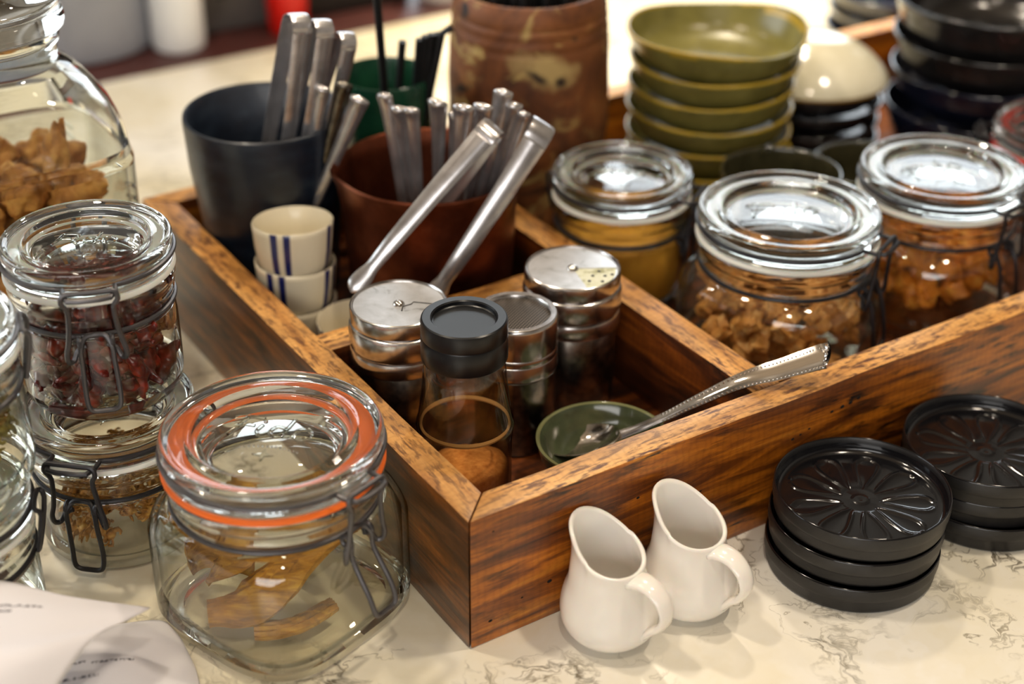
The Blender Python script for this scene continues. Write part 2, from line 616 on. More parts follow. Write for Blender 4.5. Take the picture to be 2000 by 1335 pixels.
def board(name, poly, z0, z1, ax, along, label=None):
    """a plank; its top edge is paler bare wood; long faces are cut into pieces so they can be worn a little uneven"""
    bm = bmesh.new()
    prism(bm, poly, z0, z1)
    cuts = 26
    xs = [p[0 if ax == 'X' else 1] for p in poly]
    lo, hi = min(xs), max(xs)
    for i in range(1, cuts):
        c = lo + (hi - lo) * i / cuts
        co = (c, 0, 0) if ax == 'X' else (0, c, 0)
        no = (1, 0, 0) if ax == 'X' else (0, 1, 0)
        bmesh.ops.bisect_plane(bm, geom=bm.verts[:] + bm.edges[:] + bm.faces[:], plane_co=co, plane_no=no)
    es = [e for e in bm.edges if len(e.link_faces) == 2 and e.calc_face_angle(0) > .5]
    bmesh.ops.bevel(bm, geom=es, offset=.0011, segments=2, profile=.6, affect='EDGES')
    for v in bm.verts:
        k = mnoise.noise(Vector((v.co.x * 22, v.co.y * 22, v.co.z * 22 + along)))
        v.co.z += .0006 * (k - .5) if v.co.z > z1 - .004 and z1 > .03 else 0
        if z1 < .03:
            continue
        if ax == 'X':
            v.co.y += .0004 * k
        else:
            v.co.x += .0004 * k
    bmesh.ops.recalc_face_normals(bm, faces=bm.faces)
    for f in bm.faces:
        f.material_index = 1 if f.normal.z > .5 else 0
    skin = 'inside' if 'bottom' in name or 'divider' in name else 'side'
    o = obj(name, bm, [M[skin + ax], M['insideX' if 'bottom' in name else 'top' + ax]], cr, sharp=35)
    if label:
        o['label'] = label
    return o


g = .0004
board('front_board', [(g, 0), (UW - g, 0), (UW - TL - g, TF), (TL + g, TF)], 0, H, 'X', 1.)
board('side_board', [(0, g), (TL, TF + g), (TL, LI - g), (0, LO - g)], 0, H - .0003, 'Y', 2.)
board('side_board', [(UW, g), (UW, LO - g), (UW - TL, LI - g), (UW - TL, TF + g)], 0, H, 'Y', 3.)
board('back_board', [(TL + g, LI), (UW - TL - g, LI), (UW - g, LO), (g, LO)], 0, H, 'X', 4.)
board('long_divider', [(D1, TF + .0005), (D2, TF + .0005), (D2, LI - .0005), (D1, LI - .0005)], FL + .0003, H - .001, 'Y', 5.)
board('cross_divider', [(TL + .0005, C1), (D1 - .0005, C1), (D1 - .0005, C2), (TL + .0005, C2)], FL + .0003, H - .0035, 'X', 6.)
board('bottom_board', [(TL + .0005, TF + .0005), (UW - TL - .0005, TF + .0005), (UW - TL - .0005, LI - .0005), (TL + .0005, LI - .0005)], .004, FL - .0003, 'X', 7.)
# old nail holes in the front board and in the edges
bm = bmesh.new()
for (u, z, r) in ((.028, .018, .0011), (.043, .021, .0015), (.058, .023, .0011), (.011, .012, .0013), (.0125, .062, .0009), (.206, .052, .0009), (.212, .055, .0013), (.219, .0555, .0014), (.2245, .056, .0013), (.230, .057, .0012), (.187, .0475, .0014), (.192, .0485, .0013), (.1975, .05, .0013), (.13, .038, .001), (.092, .049, .0011)):
    bm2 = bmesh.new()
    bmesh.ops.create_uvsphere(bm2, u_segments=10, v_segments=6, radius=r)
    bmesh.ops.scale(bm2, vec=(1.2, .5, .8), verts=bm2.verts)
    bmesh.ops.translate(bm2, vec=(u, .0004, z), verts=bm2.verts)
    tmp = bpy.data.meshes.new('t')
    bm2.to_mesh(tmp)
    bm2.free()
    bm.from_mesh(tmp)
    bpy.data.meshes.remove(tmp)
nh = obj('nail_holes', bm, pmat('hole_black', (14, 8, 4), .9), cr)
nh['kind'] = 'stuff'

# ------------------------------------------------------------------ clip-top glass jars
def star_points(r, ri, n=4):
    return [((r if i % 2 == 0 else ri) * math.cos(PI * i / n), (r if i % 2 == 0 else ri) * math.sin(PI * i / n)) for i in range(2 * n)]


def clip_jar(name, label, loc, rot, R, Hh, Rb, n=2., lidh=.0145, gasket='clear_rubber', wire='grey_wire', out=.004, W=.0115, seg=96, emblem_rot=0., group=None):
    t = thing(name, label, 'jar', loc, rot, group)
    gk = .0026
    zg = Hh - lidh
    zr = zg - gk
    Rn = R * .925
    zn = zr - .0155
    zs = zn - (.012 if n > 2 else .007)
    w = .0026
    nm = 2 + (n - 2) * .55
    nl = 2 + (n - 2) * .2
    outer = [(0, .0032, n), (Rb * .6, .003, n), (Rb * .8, .0012, n), (Rb * .87, 0, n), (Rb * .93, .0006, n), (Rb * .975, .003, n), (Rb * .997, .008, n), (Rb, .016, n),
             (Rb, (zs + .016) / 2, n), (Rb * .998, zs - .003, n), (Rb * .985, zs + .002, nm + (n - nm) * .5), (Rb * .6 + Rn * .4 if Rb > Rn else Rn * 1.02, zs + .6 * (zn - zs), nm), (Rn * 1.035, zn - .0028, nl), (Rn * 1.005, zn - .0014, 2), (Rn, zn, 2),
             (Rn * 1.004, zn + .0014, 2), (Rn * 1.03, zn + .0026, 2), (Rn * 1.04, zn + .0046, 2), (Rn * 1.025, zn + .0064, 2), (Rn * 1.03, zn + .0076, 2), (R * .982, zn + .009, 2), (R * .99, zn + .0115, 2), (R * .985, zr - .0012, 2), (R * .97, zr, 2)]
    inner = [(R * .86, zr, 2), (R * .845, zr - .0012, 2), (R * .845, zn, 2), (R * .85, zn - .003, nl), (min(Rb - w, (Rb + Rn) / 2 - w * .6), zs + .5 * (zn - zs), nm), (Rb - w, zs - .003, n), (Rb - w, .014, n), (Rb * .96 - w, .007, n), (Rb * .85 - w, .0048, n), (0, .0055, n)]
    bm = bmesh.new()
    lathe(bm, outer + inner, seg)
    for f in bm.faces:        # thick glass at the ribbed neck and in the base
        z = f.calc_center_median().z
        rr_ = (f.calc_center_median().xy).length
        f.material_index = 1 if z > zn - .0036 or (z < .0066 and rr_ > Rb * .84) else 0
    obj('jar_body', bm, [M['glass'], M['lid_glass']], t, sharp=60)
    # lid: thick flange, recessed window with a raised ring round it
    T = Hh
    lid = [(0, zg + .001), (R * .54, zg + .001), (R * .59, zg - .002), (R * .63, zg - .0035), (R * .69, zg - .0035), (R * .705, zg - .0015), (R * .715, zg + .0005), (R * .965, zg + .0005), (R * .99, zg + .0012), (R, zg + .0034), (R * .997, zg + .0048), (R * .978, zg + .0058), (R * .976, zg + .007), (R * .99, zg + .0084), (R, zg + .0098),
           (R * 1.0, T - .0022), (R * .99, T - .0008), (R * .967, T), (R * .94, T - .0003), (R * .915, T - .0012), (R * .88, T - .0018), (R * .79, T - .0018), (R * .765, T - .0013), (R * .745, T - .0009), (R * .725, T - .0013), (R * .71, T - .003), (R * .69, T - .0046), (R * .665, T - .0051), (R * .62, T - .0050), (0, T - .0048)]
    bm = bmesh.new()
    lathe(bm, lid, seg)
    for f in bm.faces:        # the flat window in the middle is a plain pane
        c = f.calc_center_median()
        f.material_index = 1 if c.xy.length < R * (.60 if c.z > zg + .004 else .52) else 0
    lo = obj('lid', bm, [M['lid_glass'], M['glass']], t, sharp=60)
    # embossed mark: a flowing scribble with a four-point star under it
    bm = bmesh.new()
    zt = T - .0049
    s = R / .0495
    for st in (((-1.05, -.55), (-.9, .05), (-.78, .62)), ((-1.08, .5), (-.78, .66), (-.36, .6)), ((-1., .1), (-.76, .16), (-.52, .12)), ((-.34, .2), (-.42, -.2), (-.3, -.46), (-.12, -.28)),
               ((.24, .08), (.02, .16), (-.1, -.2), (.04, -.46), (.22, -.18), (.36, .72)), ((.26, .1), (.22, -.34), (.38, -.42)), ((.72, .16), (.52, .02), (.5, -.34), (.7, -.46), (.88, -.14), (.74, .18))):
        tube(bm, [Vector((x * .019 * s, (.006 + y * .0125) * s, zt)) for x, y in st], .0009 * s, seg=6, k=4, flat=(.8, 1.2))
    bmesh.ops.create_icosphere(bm, subdivisions=2, radius=.0012 * s, matrix=Matrix.Translation((-.006 * s, .0115 * s, zt)))
    prism(bm, [(x * s, y * s - .0145 * s) for x, y in star_points(.0050, .0014)], zt, zt + .0006)
    for i in range(15):
        bmesh.ops.create_icosphere(bm, subdivisions=1, radius=.0006 * s, matrix=Matrix.Translation(((-.014 + .002 * i) * s, (-.0075 - .00005 * (i - 7) ** 2) * s, zt)))
    bmesh.ops.rotate(bm, verts=bm.verts, matrix=Matrix.Rotation(emblem_rot - rot, 3, 'Z'))
    obj('embossed_mark', bm, M['lid_glass'], lo)
    gb = bmesh.new()
    pr = [(R * .745, zr + .0001), (R * .99, zr + .0001), (R * 1.008, zr + gk * .3), (R * 1.008, zr + gk * .7), (R * .99, zg + .0002), (R * .735, zg + .0002), (R * .73, zr + gk * .5), (R * .745, zr + .0001)]
    lathe(gb, pr, seg)
    bmesh.ops.remove_doubles(gb, verts=gb.verts, dist=1e-6)
    obj('rubber_gasket', gb, M[gasket], t)
    # wires
    rw = .00122
    zl = zg + .0064
    rl = R * .978 + rw * .8
    a0 = math.asin(W / rl)
    bm = bmesh.new()
    p = [Vector((R + .0095, -W * .8, zl)), Vector((R + .004, -W, zl))] + arc(rl, -a0, -2 * PI + a0, zl, 60) + [Vector((R + .004, W, zl)), Vector((R + .0095, W * .8, zl)), Vector((R + .0105, W * .4, zl)), Vector((R + .0105, -W * .4, zl))]
    tube(bm, p, rw, closed=True, seg=8)
    obj('lid_wire', bm, M[wire], t)
    bm = bmesh.new()
    tube(bm, arc(Rn + rw * .9, 0, 2 * PI * 59 / 60, zn, 59), rw, closed=True, seg=8)
    for s_ in (-1, 1):     # eyes the lever turns in
        e = [Vector((Rn + .0035 + .0026 * math.cos(q), s_ * W * .62, zn - .0022 + .0026 * math.sin(q))) for q in [2 * PI * i / 14 for i in range(14)]]
        tube(bm, e, rw, closed=True, seg=7)
    obj('neck_wire', bm, M[wire], t)
    bm = bmesh.new()
    half = [Vector((R + .0068, W * .5, zl + .0019)), Vector((R + .0068, W * .95, zl + .0016)), Vector((R + .0072, W * 1.06, zl - .002)), Vector((R + .0062, W * .86, zl - .0075)), Vector((R + .0052, W * .98, zn + .003)), Vector((Rn + .0086, W * 1.12, zn - .004)), Vector((Rn + .0078, W * 1.1, zn - .0085)), Vector((Rn + .0056, W * .92, zn - .0095)), Vector((Rn + .0042, W * .72, zn - .0052)), Vector((Rn + .0036, W * .4, zn - .0035))]
    mir = [Vector((v.x, -v.y, v.z)) for v in half]
    tube(bm, mir[::-1] + half, rw, seg=8, k=4)
    obj('latch_link', bm, M[wire], t)
    bm = bmesh.new()
    xb = max(Rb, Rn) + .0015
    h2 = [Vector((Rn + .0035, .0, zn + .0018)), Vector((Rn + .0035, W * .38, zn + .0008)), Vector((Rn + .0062, W * .6, zn - .0035)), Vector((max(xb, Rn + .0062), W * .62, zn - .011)), Vector((xb + out * .75, W * .66, zn - .026)), Vector((xb + out, W * .62, zn - .034)), Vector((xb + out, W * .42, zn - .0365)), Vector((xb + out, 0, zn - .0368))]
    m2 = [Vector((v.x, -v.y, v.z)) for v in h2]
    tube(bm, (h2 + m2[::-1][1:-1]), rw, closed=True, seg=8, k=4)
    obj('lever', bm, M[wire], t)
    bm = bmesh.new()
    tube(bm, [Vector((-R - .0015, -.007, zl)), Vector((-R - .004, -.007, zl - .004)), Vector((-Rn - .0035, -.006, zn + .001)), Vector((-Rn - .003, .006, zn + .001)), Vector((-R - .004, .007, zl - .004)), Vector((-R - .0015, .007, zl))], rw, closed=True, seg=7, k=3)
    obj('hinge', bm, M[wire], t)
    return t


def lump(seed, s, rough, sub=2, stretch=(1, 1, 1), name='lump'):
    bm = bmesh.new()
    bmesh.ops.create_icosphere(bm, subdivisions=sub, radius=1.)
    for v in bm.verts:
        k = 1 + rough * mnoise.noise(v.co * 1.6 + Vector((seed * 3.7, seed, 0))) + rough * .5 * mnoise.noise(v.co * 4.1 + Vector((0, seed * 2.3, 5)))
        v.co = Vector((v.co.x * stretch[0], v.co.y * stretch[1], v.co.z * stretch[2])) * k * s
    me = bpy.data.meshes.new(name)
    for f in bm.faces:
        f.smooth = True
    bm.to_mesh(me)
    bm.free()
    return me


def chunk(seed, s, stretch=(1, .8, .6), name='chunk', rough=.18):
    bm = bmesh.new()
    bmesh.ops.create_cube(bm, size=1.6)
    bmesh.ops.bevel(bm, geom=bm.edges[:], offset=.18, segments=1, affect='EDGES')
    bmesh.ops.subdivide_edges(bm, edges=bm.edges[:], cuts=2, use_grid_fill=True)
    for v in bm.verts:
        k = 1 + rough * 2 * mnoise.noise(v.co * 1.1 + Vector((seed * 5.1, 1, seed))) + rough * mnoise.noise(v.co * 3.2 + Vector((2, seed * 1.9, 0)))
        v.co = Vector((v.co.x * stretch[0], v.co.y * stretch[1], v.co.z * stretch[2])) * k * s
    me = bpy.data.meshes.new(name)
    for f in bm.faces:
        f.smooth = True
    bm.to_mesh(me)
    bm.free()
    me.set_sharp_from_angle(angle=math.radians(32))
    return me


def pod(seed, ln, r, name='pod'):
    """a wrinkled, bent dried chili tapering to a tip, with its stem"""
    q = random.Random(seed)
    bm = bmesh.new()
    bend, tw = q.uniform(.3, .9), q.uniform(0, 6)
    pts = [Vector((ln * (t - .5), ln * .35 * bend * math.sin(t * 2.6 + tw) * t, ln * .2 * math.sin(t * 4 + tw * 2))) for t in [i / 12 for i in range(13)]]

    def rad(t):
        if t < .1:
            return r * .22
        return r * (.25 + 1.05 * math.sin(PI * (.12 + .86 * ((t - .1) / .9)) ** .9) * (1 + .2 * math.sin(t * 23 + tw)))
    tube(bm, pts, rad, seg=9, k=2, flat=(1., .62))
    for v in bm.verts:
        v.co *= 1 + .12 * mnoise.noise(v.co * 260 + Vector((seed, 0, 0)))
    me = bpy.data.meshes.new(name)
    for f in bm.faces:
        f.smooth = True
    bm.to_mesh(me)
    bm.free()
    return me


def bud(seed, s, name='bud'):
    """a dried, crinkled flower head: layers of curled petals round a core"""
    q = random.Random(seed)
    bm = bmesh.new()
    bmesh.ops.create_icosphere(bm, subdivisions=2, radius=s * .62)
    for k in range(15):
        a = q.uniform(0, 2 * PI)
        el = q.uniform(-.7, 1.2)
        d = Vector((math.cos(a) * math.cos(el), math.sin(a) * math.cos(el), math.sin(el)))
        tb = d.orthogonal().normalized()
        pts = [d * s * .45 + tb * s * .0, d * s * .85 + tb * s * .12, d * s * 1.0 + tb * s * .4, d * s * .86 + tb * s * .62]
        tube(bm, pts, lambda t: s * (.26 - .16 * t), seg=6, k=2, flat=(.35, 1.))
    for v in bm.verts:
        v.co *= 1 + .2 * mnoise.noise(v.co * (2.4 / s) + Vector((seed, 2, 0)))
    me = bpy.data.meshes.new(name)
    for f in bm.faces:
        f.smooth = True
    bm.to_mesh(me)
    bm.free()
    return me


def fill(name, meshes, m, label, cat, group, c, z0, z1, rmax, n, seed, sq=None, core=.0, tilt=1.):
    """countable pieces lying on one another inside a jar, bottom layer first"""
    q = random.Random(seed)
    for me in meshes:
        if not me.materials:
            me.materials.append(m)
    made = []
    for i in range(n):
        h = i / max(n - 1, 1)
        a = q.uniform(0, 2 * PI)
        rr = rmax * math.sqrt(q.uniform(core, 1))
        x, y = rr * math.cos(a), rr * math.sin(a)
        if sq is not None:
            x, y = q.uniform(-rmax, rmax), q.uniform(-rmax, rmax)
            x, y = x * math.cos(sq) - y * math.sin(sq), x * math.sin(sq) + y * math.cos(sq)
        o = bpy.data.objects.new(name, meshes[i % len(meshes)])
        o.location = (c[0] + x, c[1] + y, c[2] + z0 + (z1 - z0) * h)
        o.rotation_euler = (q.uniform(-tilt, tilt), q.uniform(-tilt, tilt), q.uniform(0, 6.28))
        k = q.uniform(.82, 1.12)
        o.scale = (k, k, k)
        COL.objects.link(o)
        tag(o, label, cat, group)
        made.append(o)
    return made


# the square jar with the orange seal, in front of the crate's corner
JA = L(-.0558, .0745)
clip_jar('clip_top_jar', 'square glass jar with an orange rubber seal beside the crate corner', JA, math.radians(-38), .0495, .0985, .0510, 3.4, gasket='orange_rubber', out=.012, W=.0105, emblem_rot=math.radians(-8))
# two round jars stacked at the side of the crate
JL = Vector((-.1758, .0913, 0))
clip_jar('clip_top_jar', 'lower glass jar of dried flower buds under the chili jar', JL, math.radians(-99), .0412, .0750, .0395, 2., wire='black_wire', out=.003)
JC = Vector((-.1792, .1060, .0751))
clip_jar('clip_top_jar', 'upper glass jar packed with dark red dried chilies', JC, math.radians(-76), .0392, .0800, .0378, 2., out=.0035, emblem_rot=.1)
# jars standing in the crate
JM = L(.270, .105, FL)
clip_jar('clip_top_jar', 'big glass jar of tan nut pieces with white seal behind the spoon handle', JM, math.radians(-33), .0501, .0900, .0545, 2.7, wire='black_wire', out=.004, emblem_rot=.1)
JR = L(.384, .101, FL)
clip_jar('clip_top_jar', 'glass jar of brown dried fruit cubes with a cream seal by the front board', JR, math.radians(-52), .0474, .0895, .0525, 2.7, wire='black_wire', out=.004, emblem_rot=.5)
JB = L(.2332, .2085, FL)
clip_jar('clip_top_jar', 'small glass jar filled with mustard yellow, behind the round steel shaker', JB, math.radians(-25), .0410, .0822, .0405, 2., wire='black_wire', out=.003)
JX = L(.515, .125, FL)
clip_jar('clip_top_jar', 'glass jar with red seal at the edge of view below the navy bowls', JX, math.radians(175), .0398, .0790, .0400, 2., gasket='red_rubber', wire='black_wire', out=.003)
# a second stacked pair, mostly out of view
J2 = Vector((-.2345, .0135, 0))
clip_jar('clip_top_jar', 'ribbed glass jar under the herb jar at the picture edge above the papers', J2, math.radians(190), .0412, .0750, .0395, 2., wire='black_wire', out=.003)
J3 = Vector((-.2300, .0250, .0751))
clip_jar('clip_top_jar', 'glass jar of pale green dried herbs beside the chili jar', J3, math.radians(200), .0392, .0800, .0378, 2., out=.0035)

M['chili'] = noise_mat('dried_chili_skin', [(.3, (40, 10, 8)), (.52, (92, 22, 14)), (.75, (172, 54, 32))], 120, .3, .3, .0006, coat=.2)
M['bud'] = noise_mat('dried_petals', [(.28, (104, 62, 18)), (.5, (188, 128, 48)), (.7, (232, 186, 100))], 220, .6, .3, .0005)
M['nut'] = noise_mat('tan_nut', [(.25, (176, 108, 42)), (.5, (222, 158, 84)), (.75, (242, 200, 136))], 130, .5, .3, .0006)
M['cube'] = noise_mat('dried_fruit', [(.25, (146, 74, 18)), (.5, (206, 124, 38)), (.75, (236, 176, 80))], 110, .42, .3, .0006)
M['crust'] = noise_mat('brown_crust', [(.25, (104, 58, 16)), (.46, (180, 118, 48)), (.62, (212, 156, 78)), (.8, (236, 194, 124))], 80, .7, .9, .002, detail=9)
M['herb'] = noise_mat('dried_herb', [(.3, (52, 52, 26)), (.6, (140, 126, 56)), (.8, (196, 176, 92))], 150, .7, .3, .0006)
M['bark'] = noise_mat('dried_root', [(.28, (96, 60, 8)), (.5, (164, 112, 22)), (.72, (204, 158, 54))], 55, .5, .5, .0012, stretch=(1, 5, 5), warp=.6)
M['mustard'] = noise_mat('mustard_powder', [(.3, (176, 120, 24)), (.7, (206, 152, 46))], 60, .8, .3)
M['spice'] = noise_mat('ground_spice', [(.3, (198, 116, 40)), (.7, (240, 164, 82))], 300, .9, .6, .0008)

fill('dried_chili', [pod(i, .025, .0044) for i in range(7)], M['chili'], 'dark red dried chili packed in the upper stacked jar', 'chili', 'dried chilies in the upper jar', JC, .0095, .052, .0288, 200, 3, core=.25)
fill('dried_flower_bud', [bud(i + 3, .0056) for i in range(5)], M['bud'], 'golden brown dried flower bud in the lower stacked jar', 'dried flower', 'dried flower buds in the lower jar', JL, .0115, .036, .0300, 64, 5, core=.2)
fill('nut_piece', [chunk(i, .0062, (1, .85, .6), 'nut_piece', .24) for i in range(6)], M['nut'], 'chopped tan nut piece inside the big jar behind the spoon handle', 'nut', 'nut pieces in the big jar', JM, .0125, .050, .0425, 170, 7, core=.2)
fill('fruit_cube', [chunk(i + 9, .0078, (1, .9, .75), 'fruit_cube', .14) for i in range(5)], M['cube'], 'amber brown dried fruit cube inside the jar by the front board', 'dried fruit', 'dried fruit cubes in the jar', JR, .015, .052, .039, 96, 9, core=.2)
fill('herb_sprig', [bud(i + 40, .0068) for i in range(4)], M['herb'], 'crumpled pale green dried herb in the jar beside the chilies', 'herb', 'dried herbs in the edge jar', J3, .013, .05, .0265, 46, 13, core=.1)
fill('dried_mushroom', [lump(i + 60, .0085, .5, 2, (1, .8, .5)) for i in range(4)], pmat('mauve_dried_slice', (150, 128, 118), .7), 'pale mauve dried slice in the ribbed jar above the papers', 'dried food', 'dried slices in the ribbed jar', J2, .015, .033, .0255, 20, 14, core=.1)
# mustard filling: one loose mass
bm = bmesh.new()
lathe(bm, [(0, .0066), (.033, .0068), (.0368, .010), (.0372, .02), (.0372, .041), (.0365, .0425), (.02, .0445), (0, .0435)], 48, lambda x, y, z, t: Vector((x, y, z + .0012 * mnoise.noise(Vector((x * 90, y * 90, 0))))))
o = obj('mustard_powder', bm, M['mustard'])
o.location = JB
tag(o, 'mustard yellow powder filling the small round jar', 'spice', kind='stuff')


def strip(name, pts, w, th, m, label, cat, group, twist=.4, seed=0):
    """a curled, ribbed slice of dried root with real thickness"""
    q = random.Random(seed)
    pts = catmull(pts, 8)
    n = len(pts)
    bm = bmesh.new()
    rows = []
    for i, p in enumerate(pts):
        t = (pts[min(i + 1, n - 1)] - pts[max(i - 1, 0)]).normalized()
        s = t.cross(Vector((0, 0, 1)))
        s = s.normalized() if s.length > 1e-4 else Vector((1, 0, 0))
        u = s.cross(t).normalized()
        a = twist * math.sin(i * .35 + seed)
        s, u = s * math.cos(a) + u * math.sin(a), u * math.cos(a) - s * math.sin(a)
        wi = w * (.82 + .18 * math.sin(PI * i / (n - 1))) * (1 + .12 * mnoise.noise(p * 160 + Vector((seed, 0, 0))))
        row = []
        for j in range(11):
            x = -1 + 2 * j / 10
            row.append(bm.verts.new(p + s * (wi * x) + u * (.55 * wi * (1 - x * x) + .0006 * math.cos(j * 3.1) + .0009 * mnoise.noise(p * 300 + Vector((j, seed, 0))))))
        for j in range(10, -1, -1):
            x = -1 + 2 * j / 10
            row.append(bm.verts.new(p + s * (wi * x * .93) + u * (.55 * wi * (1 - x * x) - th)))
        rows.append(row)
    k = len(rows[0])
    for a, b in zip(rows, rows[1:]):
        for j in range(k):
            bm.faces.new((a[j], a[(j + 1) % k], b[(j + 1) % k], b[j]))
    bm.faces.new(rows[0][::-1])
    bm.faces.new(rows[-1])
    o = obj(name, bm, m, sharp=60)
    return tag(o, label, cat, group)


def jp(x, y, z):
    """inside the square jar: x to the right of the picture, y away from the camera"""
    return JA + Vector((x, y, z))


G = 'dried root slices in the orange sealed jar'
strip('dried_root_slice', [jp(-.031, -.024, .0125), jp(-.014, -.020, .015), jp(.006, -.010, .028), jp(.030, .004, .047)], .0128, .0022, M['bark'], 'long ribbed brown root slice lying across the orange sealed jar', 'dried root', G, .3, 1)
strip('dried_root_slice', [jp(-.026, .004, .010), jp(-.024, .002, .026), jp(-.020, .006, .043), jp(-.016, .010, .052)], .0140, .0022, M['bark'], 'dark root slice standing upright inside the orange sealed jar', 'dried root', G, .3, 2)
strip('dried_root_slice', [jp(-.038, .010, .010), jp(-.037, .004, .028), jp(-.036, -.002, .046)], .0085, .002, M['bark'], 'narrow root slice at the far side wall of the orange sealed jar', 'dried root', G, .2, 3)
strip('dried_root_slice', [jp(-.010, -.030, .0085), jp(.008, -.026, .0085), jp(.024, -.012, .0095)], .0055, .0018, M['bark'], 'thin root slice flat on the bottom of the orange sealed jar', 'dried root', G, .15, 4)
strip('dried_root_slice', [jp(.004, .016, .010), jp(.016, .018, .026), jp(.026, .020, .046)], .0100, .002, M['bark'], 'root slice leaning at the back of the orange sealed jar', 'dried root', G, .3, 5)

# ------------------------------------------------------------------ cookie jar
JK = L(-.0885, .3330)
t = thing('cookie_jar', 'tall square shouldered glass jar of brown crusts behind the chili jar', 'jar', JK, YAW)
Rk, n_ = .0600, 4.6
o_ = [(0, .004, n_), (Rk * .8, .002, n_), (Rk * .9, 0, n_), (Rk * .97, .002, n_), (Rk, .008, n_), (Rk, .10, n_), (Rk * 1.012, .1405, n_), (Rk * 1.012, .143, n_), (Rk * .995, .1455, n_), (Rk * .99, .150, 4.4), (Rk * .97, .161, 4.0), (Rk * .90, .173, 3.4), (Rk * .78, .183, 2.7), (.0405, .189, 2.2), (.0375, .1915, 2), (.0365, .194, 2), (.0365, .200, 2), (.0385, .203, 2), (.0385, .206, 2), (.036, .2075, 2)]
i_ = [(.0325, .2075, 2), (.0325, .194, 2), (.037, .187, 2.2), (Rk * .75, .180, 2.7), (Rk * .86, .171, 3.4), (Rk * .92, .160, 4), (Rk * .945, .145, n_), (Rk * .95, .10, n_), (Rk * .95, .014, n_), (Rk * .88, .008, n_), (0, .008, n_)]
bm = bmesh.new()
lathe(bm, o_ + i_, 120)
for f in bm.faces:
    z = f.calc_center_median().z
    f.material_index = 1 if z > .150 or .1395 < z < .1465 else 0
body = obj('jar_body', bm, [M['glass'], M['lid_glass']], t, sharp=60)
bm = bmesh.new()
for sx, sy in ((1, -1), (-1, -1), (1, 1), (-1, 1)):        # ribbed corners
    for k in range(16):
        z = .018 + .0072 * k
        c = Rk * .80
        pts = [Vector((sx * (c + .0055 * math.cos(q)), sy * (c + .0055 * math.sin(q)), z + .006 * (q / 1.57))) for q in (0., .4, .8, 1.2, 1.57)]
        tube(bm, pts, .0011, seg=6)
obj('corner_rib', bm, M['lid_glass'], body)['kind'] = 'stuff'
bm = bmesh.new()
lathe(bm, [(0, .2085), (.031, .2085), (.0318, .2095), (.0405, .2095), (.042, .211), (.0425, .2145), (.0415, .218), (.0395, .2195), (.041, .2215), (.0415, .2255), (.0395, .230), (.034, .2335), (.029, .2350), (.027, .2342), (.0245, .2350), (.018, .2372), (0, .238)], 72)
lo = obj('lid', bm, M['lid_glass'], t, sharp=60)
crust = [lump(i + 30, .0150, .45, 4, (1, .88, .78), 'crust') for i in range(5)]
for me_ in crust:
    me_.materials.append(M['crust'])
q_ = random.Random(4)
for k in range(45):
    i_x, i_y, i_z = k % 3 - 1, (k // 3) % 3 - 1, k // 9
    o = bpy.data.objects.new('bread_crust', crust[k % 5])
    o.location = JK + L(.0275 * i_x + q_.uniform(-.002, .002), .0275 * i_y + q_.uniform(-.002, .002), .0235 + .0245 * i_z + (.006 * ((i_x + i_y) % 2)))
    o.rotation_euler = (q_.uniform(-.5, .5), q_.uniform(-.5, .5), q_.uniform(0, 6.28))
    COL.objects.link(o)
    tag(o, 'rounded toasted bread crust lying inside the tall cookie jar', 'bread', 'crusts in the cookie jar')
for nm, u, v, z, rx in (('bread_crust', -.106, .312, .142, .5), ('bread_crust', -.066, .312, .141, -.4)):
    o = bpy.data.objects.new(nm, lump(77 + int(rx * 10), .0115, .6, 3, (.5, .8, 1.6), 'crust'))
    o.data.materials.append(M['crust'])
    o.location = L(u, v, z)
    o.rotation_euler = (rx, .3, YAW)
    COL.objects.link(o)
    tag(o, ('pointed crust on top of the cookie jar filling, nearer the crate' if u > -.1 else 'pointed crust on top of the cookie jar filling, further from the crate'), 'bread', 'crusts in the cookie jar')


